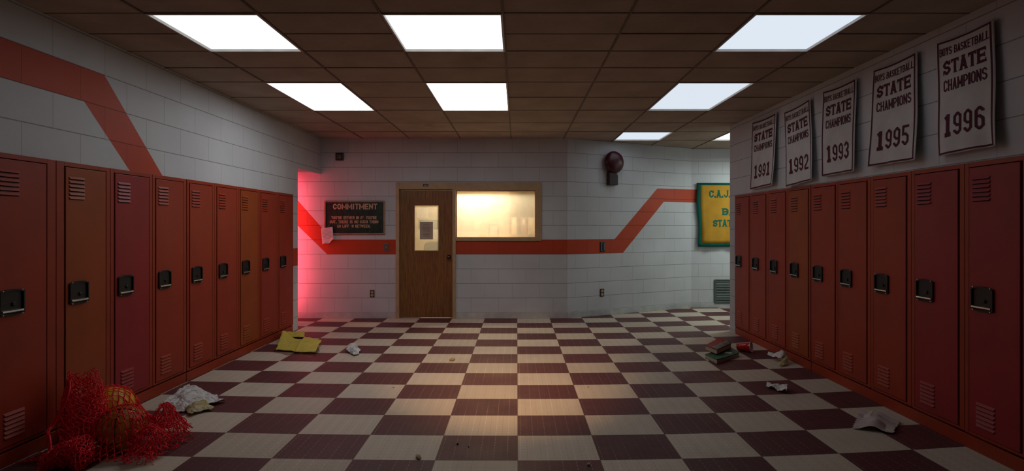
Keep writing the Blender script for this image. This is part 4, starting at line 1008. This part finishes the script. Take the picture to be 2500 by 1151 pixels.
# pinked napkin
t = empty('torn_napkin', FP(2135, 1035), 0, 'flat pale napkin with jagged edges and brown spots, nearest litter on the right', 'napkin'); inv = -t.location
def zig(u, v, p):
    return p
bm = NB(); n, m_ = 40, 18
cs = [FP(2081, 1049) + inv, FP(2182, 1062) + inv, FP(2198, 1033) + inv, FP(2101, 1009) + inv]
G = []
for j in range(m_ + 1):
    row = []
    for i in range(n + 1):
        u, v = i / n, j / m_; uu = u
        if i == 0 or i == n: uu += (.02 if j % 2 else -.02)
        p = cs[0].lerp(cs[1], uu).lerp(cs[3].lerp(cs[2], uu), v)
        q = Vector((p.x * 9, p.y * 9, 3)); p.z = .004 + abs(mnoise.noise(q)) * .03 + .025 * math.exp(-((u - .45) ** 2 * 18)) + .012 * v
        row.append(bm.verts.new(p))
    G.append(row)
for j in range(m_):
    for i in range(n):
        u, v = (i + .5) / n, (j + .5) / m_
        if v > .62 and .33 < u < .45 + .1 * (v - .62): continue      # torn notch
        bm.faces.new((G[j][i], G[j][i + 1], G[j + 1][i + 1], G[j + 1][i]))
c = obj('sheet', bm, M['pink'], t); solid(c, .0012, 1)
# crumbs
def crumb(px, py, sx_, sy_, sz_, m, lab, seed, nm='crumb'):
    bm = NB(); bmesh.ops.create_icosphere(bm, subdivisions=2, radius=1)
    for v in bm.verts:
        k = 1 + .35 * mnoise.noise(v.co * 1.7 + Vector((seed, 0, 0))); v.co = Vector((v.co.x * sx_ * k, v.co.y * sy_ * k, max(-.7, v.co.z) * sz_ * k))
    zm = min(v.co.z for v in bm.verts)
    for v in bm.verts: v.co.z -= zm
    o = obj(nm, bm, m); o.location = FP(px, py); o.rotation_euler = (0, 0, seed); props(o, lab, 'crumb')
crumb(1104, 881, .036, .022, .014, M['crumb'], 'tan crumb on a dark tile below the wooden door', 1)
crumb(1021, 1119, .028, .016, .010, M['crumb'], 'flat tan chip on a dark tile at the bottom middle', 2, 'chip')
crumb(1437, 1138, .010, .009, .010, M['whitebead'], 'tiny pale chip on a cream tile at the bottom edge', 3, 'chip')
crumb(1117, 1086, .009, .006, .005, M['darkcrumb'], 'tiny dark chip on a cream tile, left of a smaller one', 4, 'chip')
crumb(1144, 1093, .005, .004, .004, M['darkcrumb'], 'smallest dark speck on a cream tile at the bottom middle', 5, 'chip')
crumb(1436, 947, .010, .006, .005, M['crumb'], 'little brown crumb on a dark tile right of the middle', 6)
crumb(961, 948, .010, .007, .005, M['crumb'], 'little brown crumb on a dark tile left of the middle', 7)
# notebooks
def book(name, F_, L_, R_, B_, z0, th, cover, lab, curl, extra=None):
    t = empty(name, (F_[0], F_[1], z0), 0, lab, 'book', 'old notebooks dropped on the floor'); o3 = Vector((F_[0], F_[1], 0))
    P4 = [Vector((p[0], p[1], 0)) - o3 for p in (F_, R_, B_, L_)]
    def lay(u, v, h): p = P4[0].lerp(P4[1], u).lerp(P4[3].lerp(P4[2], u), v); return Vector((p.x, p.y, h))
    def slab(bm, za, zb, ins=0.0, n=12, fn=None, mi=0):
        fn = fn or (lambda u, v: 0); top, bot = [], []
        for j in range(n + 1):
            for lst, hh in ((top, zb), (bot, za)):
                lst.append([bm.verts.new(lay(ins + (1 - 2 * ins) * i / n, ins + (1 - 2 * ins) * j / n, hh + fn(i / n, j / n))) for i in range(n + 1)])
        for j in range(n):
            for i in range(n):
                bm.faces.new((top[j][i], top[j][i + 1], top[j + 1][i + 1], top[j + 1][i])).material_index = mi; bm.faces.new((bot[j][i], bot[j + 1][i], bot[j + 1][i + 1], bot[j][i + 1])).material_index = mi
        for i in range(n):
            for a, b in ((top[0][i:i + 2], bot[0][i:i + 2]), (top[n][i:i + 2], bot[n][i:i + 2]), ([top[i][0], top[i + 1][0]], [bot[i][0], bot[i + 1][0]]), ([top[i][n], top[i + 1][n]], [bot[i][n], bot[i + 1][n]])):
                bm.faces.new((a[0], a[1], b[1], b[0])).material_index = mi
    bm = NB(); slab(bm, 0, .003); obj('back_cover', bm, cover, t)
    wav = lambda u, v: .35 * curl(u, v)
    for k in range(4):
        bm = NB(); z = .0035 + (th - .007) * k / 4; slab(bm, z, z + (th - .007) / 4 - .0012, .012 + .006 * ((k * 7) % 3), fn=lambda u, v, k=k: wav(u, v) * (k + 1) / 4 * .9); obj('page_block', bm, M['pages'], t)
    bm = NB(); slab(bm, th - .002, th + .001, fn=curl); obj('front_cover', bm, cover, t, smooth=False)
    if extra: extra(t, lay, slab, th)
    return t
gF, gL, gR, gB = (2.03, 5.20), (2.0, 5.45), (2.39, 5.50), (2.36, 5.76)
def glab(t, lay, slab, th):
    bm = NB(); q = [(.72, .40), (.86, .30), (.92, .42), (.78, .52)]
    cf = lambda u, v: th + .0016 + gcurl(u, v)
    prism(bm, [lay(u, v, cf(u, v)) for u, v in [(.58, .46), (.66, .52), (.80, .22), (.72, .17)]], (0, 0, .0008)); obj('paper_label', bm, M['paper'], t)
gcurl = lambda u, v: .010 * (1 - v) * (1 - u) ** 2 + .006 * u * u
book('notebook', gF, gL, gR, gB, .0005, .040, M['bookgreen'], 'worn green notebook with a white label, under the red one', gcurl, glab)
rcurl = lambda u, v: .030 * (u * v) ** 1.5 + .008 * (1 - u) * v
def rpage(t, lay, slab, th):
    bm = NB()
    n = 10; G = [[bm.verts.new(lay(i / n, j / n * (.46 + .12 * math.sin(i * 1.3) * .3), th + .003 + rcurl(i / n, j / n * .5) + .012 * math.sin(math.pi * j / n) * (.4 + .6 * i / n))) for i in range(n + 1)] for j in range(n + 1)]
    for j in range(n):
        for i in range(n): bm.faces.new((G[j][i], G[j][i + 1], G[j + 1][i + 1], G[j + 1][i]))
    c = obj('loose_page', bm, M['greypage'], t, smooth=True, label='grimy grey page folded over the cover'); solid(c, .001, 1)
book('notebook', (2.10, 5.38), (2.05, 5.58), (2.38, 5.68), (2.33, 5.88), .0575, .044, M['bookred'], 'worn red notebook with a curled grey page, lying on the green one', rcurl, rpage)
# red cup
th_ = math.radians(-40); rim = Vector((2.61, 5.70, .058)); ax = Vector((math.cos(th_), math.sin(th_), 0)); Lc = .15
r1, r2 = .058, .040
t = empty('plastic_cup', (rim - ax * Lc / 2).to_tuple()[:2] + (0,), 0, 'red plastic cup with white inside lying on its side by the right lockers', 'cup')
tilt = math.asin((r1 - r2) / Lc); d3 = (ax * math.cos(tilt) + Vector((0, 0, math.sin(tilt)))).normalized()
rim.z = r1 * math.cos(tilt) + .002; base = rim - d3 * Lc
Mx = Matrix.Translation(base - t.location) @ d3.to_track_quat('Z', 'Y').to_matrix().to_4x4()
bm = NB(); lathe(bm, [(.001, .003), (r2 - .004, .003), (r2, 0), (r2 + .002, .012), (r2 + .005, .045), (r2 + .0075, .047), (r2 + .0115, .095), (r2 + .0135, .097), (r1 - .001, Lc - .004)], 40, Mx, caps=False); obj('cup_wall', bm, M['cupred'], t, smooth=True)
bm = NB(); lathe(bm, [(r1 - .001, Lc - .004), (r1 + .0025, Lc - .003), (r1 + .003, Lc), (r1, Lc + .002), (r1 - .003, Lc), (r2 - .001, .008), (.001, .006)], 40, Mx, caps=False); obj('cup_lining', bm, M['cupwhite'], t, smooth=True, label='white rim and inside')

# ------------------------------------------------------------------ balls in the net bag
def ball_mat(name, col):
    s = NT(name); ob = s.obc(); n = s.noise(300, ob, 2)
    c = s.mix(s.ramp(s.noise(6, ob, 3), .3, .7), tuple(x * .8 for x in col), col); s.bump(n, .3, .002); return s.fin(c, .35, 0, .5)
def ball(name, cpos, r, m, rot, lab, lines):
    t = empty(name, (cpos[0], cpos[1], 0), 0, lab, 'ball', 'balls inside the red net bag')
    bm = NB(); bmesh.ops.create_uvsphere(bm, u_segments=48, v_segments=24, radius=r, matrix=Matrix.Translation((0, 0, cpos[2]))); obj('ball_skin', bm, m, t, smooth=True)
    bm = NB(); Rm = Matrix.Translation((0, 0, cpos[2])) @ rot
    def ring(fn, n=72):
        tube(bm, [Rm @ fn(2 * math.pi * k / n) for k in range(n + 1)], .0035, 5)
    rr_ = r * .999
    if lines:
        ring(lambda a: Vector((rr_ * math.cos(a), rr_ * math.sin(a), 0))); ring(lambda a: Vector((rr_ * math.cos(a), 0, rr_ * math.sin(a))))
        for s_ in (-1, 1):
            k = .56; q = math.sqrt(1 - k * k)
            ring(lambda a: Vector((rr_ * math.cos(a) * .84, s_ * rr_ * (k + .18 * math.cos(2 * a)), rr_ * math.sin(a) * .84)).normalized() * rr_)
    else: lathe(bm, [(.001, rr_ * .9995), (.006, rr_ * 1.001), (.001, rr_ * 1.003)], 10, Rm, caps=False)
    obj('seam_lines' if lines else 'air_valve', bm, M['blackline'], t, smooth=True)
yb1 = (-2.805, 3.53, .146); ob1 = (-2.471, 3.21, .137)
ball('rubber_ball', yb1, .145, ball_mat('yellow ball rubber', (.85, .50, .015)), Matrix.Rotation(.5, 4, 'X'), 'yellow ball in the red net bag, nearer the lockers', False)
ball('basketball', ob1, .136, ball_mat('orange ball rubber', (.75, .27, .02)), Matrix.Rotation(.35, 4, 'Z') @ Matrix.Rotation(-.45, 4, 'X') @ Matrix.Rotation(math.radians(90), 4, 'Y'), 'orange basketball with black seams in the red net bag', True)

# net: knotted red cord, draped over the balls, bunched up against the lockers
t = empty('net_bag', (-2.55, 3.25, 0), 0, 'red mesh net bag heaped on the floor in the front left corner', 'net bag'); NI = -t.location
rn = random.Random(11)
def H(x, y):
    h = .012
    for (cx_, cy__, cz), r in ((yb1, .145), (ob1, .136)):
        d = math.hypot(x - cx_, y - cy__); R2 = r + .006
        if d < R2 * .97: h = max(h, cz + math.sqrt(R2 * R2 - d * d))
        else: h = max(h, (cz + R2 * .22) * math.exp(-((d - R2 * .97) / .055) ** 1.2) )
    # bunched cord between the balls and along the skirt
    h = max(h, .235 * math.exp(-(((x + 2.30) / .09) ** 2 + ((y - 3.34) / .14) ** 2)))
    h = max(h, .17 * math.exp(-(((x + 2.25) / .07) ** 2 + ((y - 3.14) / .12) ** 2)))
    h = max(h, .20 * math.exp(-(((x + 2.66) / .12) ** 2 + ((y - 3.18) / .14) ** 2)))
    return h
def lattice(bm, fn, nu, nv, r, closed=False, jit=.006, drop=0.03, sag=0.35):
    """diamond mesh: knots at every second grid point, cords zig-zag between"""
    K = {}
    for j in range(nv + 1):
        for i in range(nu + (0 if closed else 1)):
            if (i + j) % 2 == 0:
                p = Vector(fn(i / nu, j / nv)) + Vector((rn.uniform(-jit, jit), rn.uniform(-jit, jit), rn.uniform(-jit * .4, jit * .6))); p.z = max(p.z, .004); K[(i, j)] = p
    for (i, j), p in K.items():
        for di in (-1, 1):
            q = K.get(((i + di) % nu if closed else i + di, j + 1))
            if q is None or rn.random() < drop: continue
            if p.x + .55 * p.y > -.42 and max(p.z, q.z) < .06: continue
            mid = (p + q) / 2 + Vector((rn.uniform(-jit, jit), rn.uniform(-jit, jit), rn.uniform(-jit, jit) * .5)) * sag * 2
            mid.z = max(mid.z, .004); tube(bm, [p + NI, mid + NI, q + NI], r * rn.uniform(.8, 1.25), 4)
bm = NB()
def drape(x0, x1, y0, y1, lift, ph):
    def fn(u, v):
        x = x0 + (x1 - x0) * u; y = y0 + (y1 - y0) * v
        x += .02 * math.sin(v * 9 + ph); y += .02 * math.sin(u * 8 + ph)
        return Vector((x, y, H(x, y) + lift))
    return fn
lattice(bm, drape(-2.93, -2.16, 3.00, 3.70, .004, 0), 40, 36, .0031, drop=.02, jit=.004)
lattice(bm, drape(-2.345, -2.17, 2.98, 3.42, .014, 1.4), 16, 30, .0024, drop=.18, jit=.012)
obj('draped_netting', bm, M['net'], t, smooth=True)
# bunched sock leaning on the lockers
bm = NB()
def sock(r0, top, ph):
    def fn(u, v):
        a = 2 * math.pi * u; k = 1 - v
        cx_ = -2.70 - .12 * v + .10 * k * k; cy__ = 3.22 + .10 * v - .10 * k * k
        r = r0 * (1 - .45 * v ** 3) * (1 + .10 * math.sin(3 * a + v * 7 + ph)) * (1 + .25 * k * k)
        return Vector((max(cx_ + r * math.cos(a), -2.955), cy__ + r * math.sin(a) * .8, .012 + (top - .012) * v + .015 * math.sin(2 * a + ph)))
    return fn
lattice(bm, sock(.125, .455, 0), 26, 26, .0026, True, .007, .02); lattice(bm, sock(.10, .42, 1.2), 22, 22, .0026, True, .010, .05); lattice(bm, sock(.115, .30, 2.5), 24, 18, .0026, True, .010, .05)
obj('bunched_netting', bm, M['net'], t, smooth=True)
bm = NB()
def roll(ph, r0):
    def fn(u, v):
        a = 2 * math.pi * u; x = -2.70 + .22 * v; y = 2.93 + .07 * math.sin(v * 3) ; r = r0 * (.75 + .4 * math.sin(math.pi * v)) * (1 + .12 * math.sin(3 * a + ph))
        return Vector((x + .02 * math.sin(a), y + r * .8 * math.cos(a), max(.005, r * .8 + r * .95 * math.sin(a))))
    return fn
lattice(bm, roll(0, .085), 26, 18, .003, True, .008, .02); lattice(bm, roll(1.5, .065), 24, 16, .003, True, .010, .03); lattice(bm, roll(2.5, .045), 18, 14, .003, True, .010, .03)
obj('rolled_hem', bm, M['net'], t, smooth=True)
# rope along the mouth and frayed strands
bm = NB(); pts = []
for k in range(40):
    v = k / 39; pts.append(Vector((-2.86 + .10 * v + .03 * math.sin(v * 9), 3.26 - .30 * v, max(.012, .42 * (1 - v) ** 1.1 + .03 * math.sin(v * 11)))) + NI)
tube(bm, pts, .009, 6); tube(bm, [p + Vector((.014, -.008, .004 * math.sin(i))) for i, p in enumerate(pts)], .007, 6)
obj('mouth_cord', bm, M['net'], t, smooth=True)
bm = NB()
for k in range(230):
    x, y = rn.uniform(-2.36, -2.16), rn.uniform(3.02, 3.42); z = max(.01, H(x, y) * rn.uniform(.25, 1.1)); p = Vector((x, y, z)); d = Vector((rn.uniform(-.4, 1), rn.uniform(-.8, .8), rn.uniform(-.5, .7))).normalized(); P_ = []
    for q in range(5):
        P_.append(p + NI); p = p + d * .017; d = (d + Vector((rn.uniform(-.6, .6), rn.uniform(-.6, .6), rn.uniform(-.7, .3)))).normalized(); p.z = max(p.z, .004)
    tube(bm, P_, .0018, 4)
o = obj('frayed_strands', bm, M['net'], t, smooth=True); o['kind'] = 'stuff'
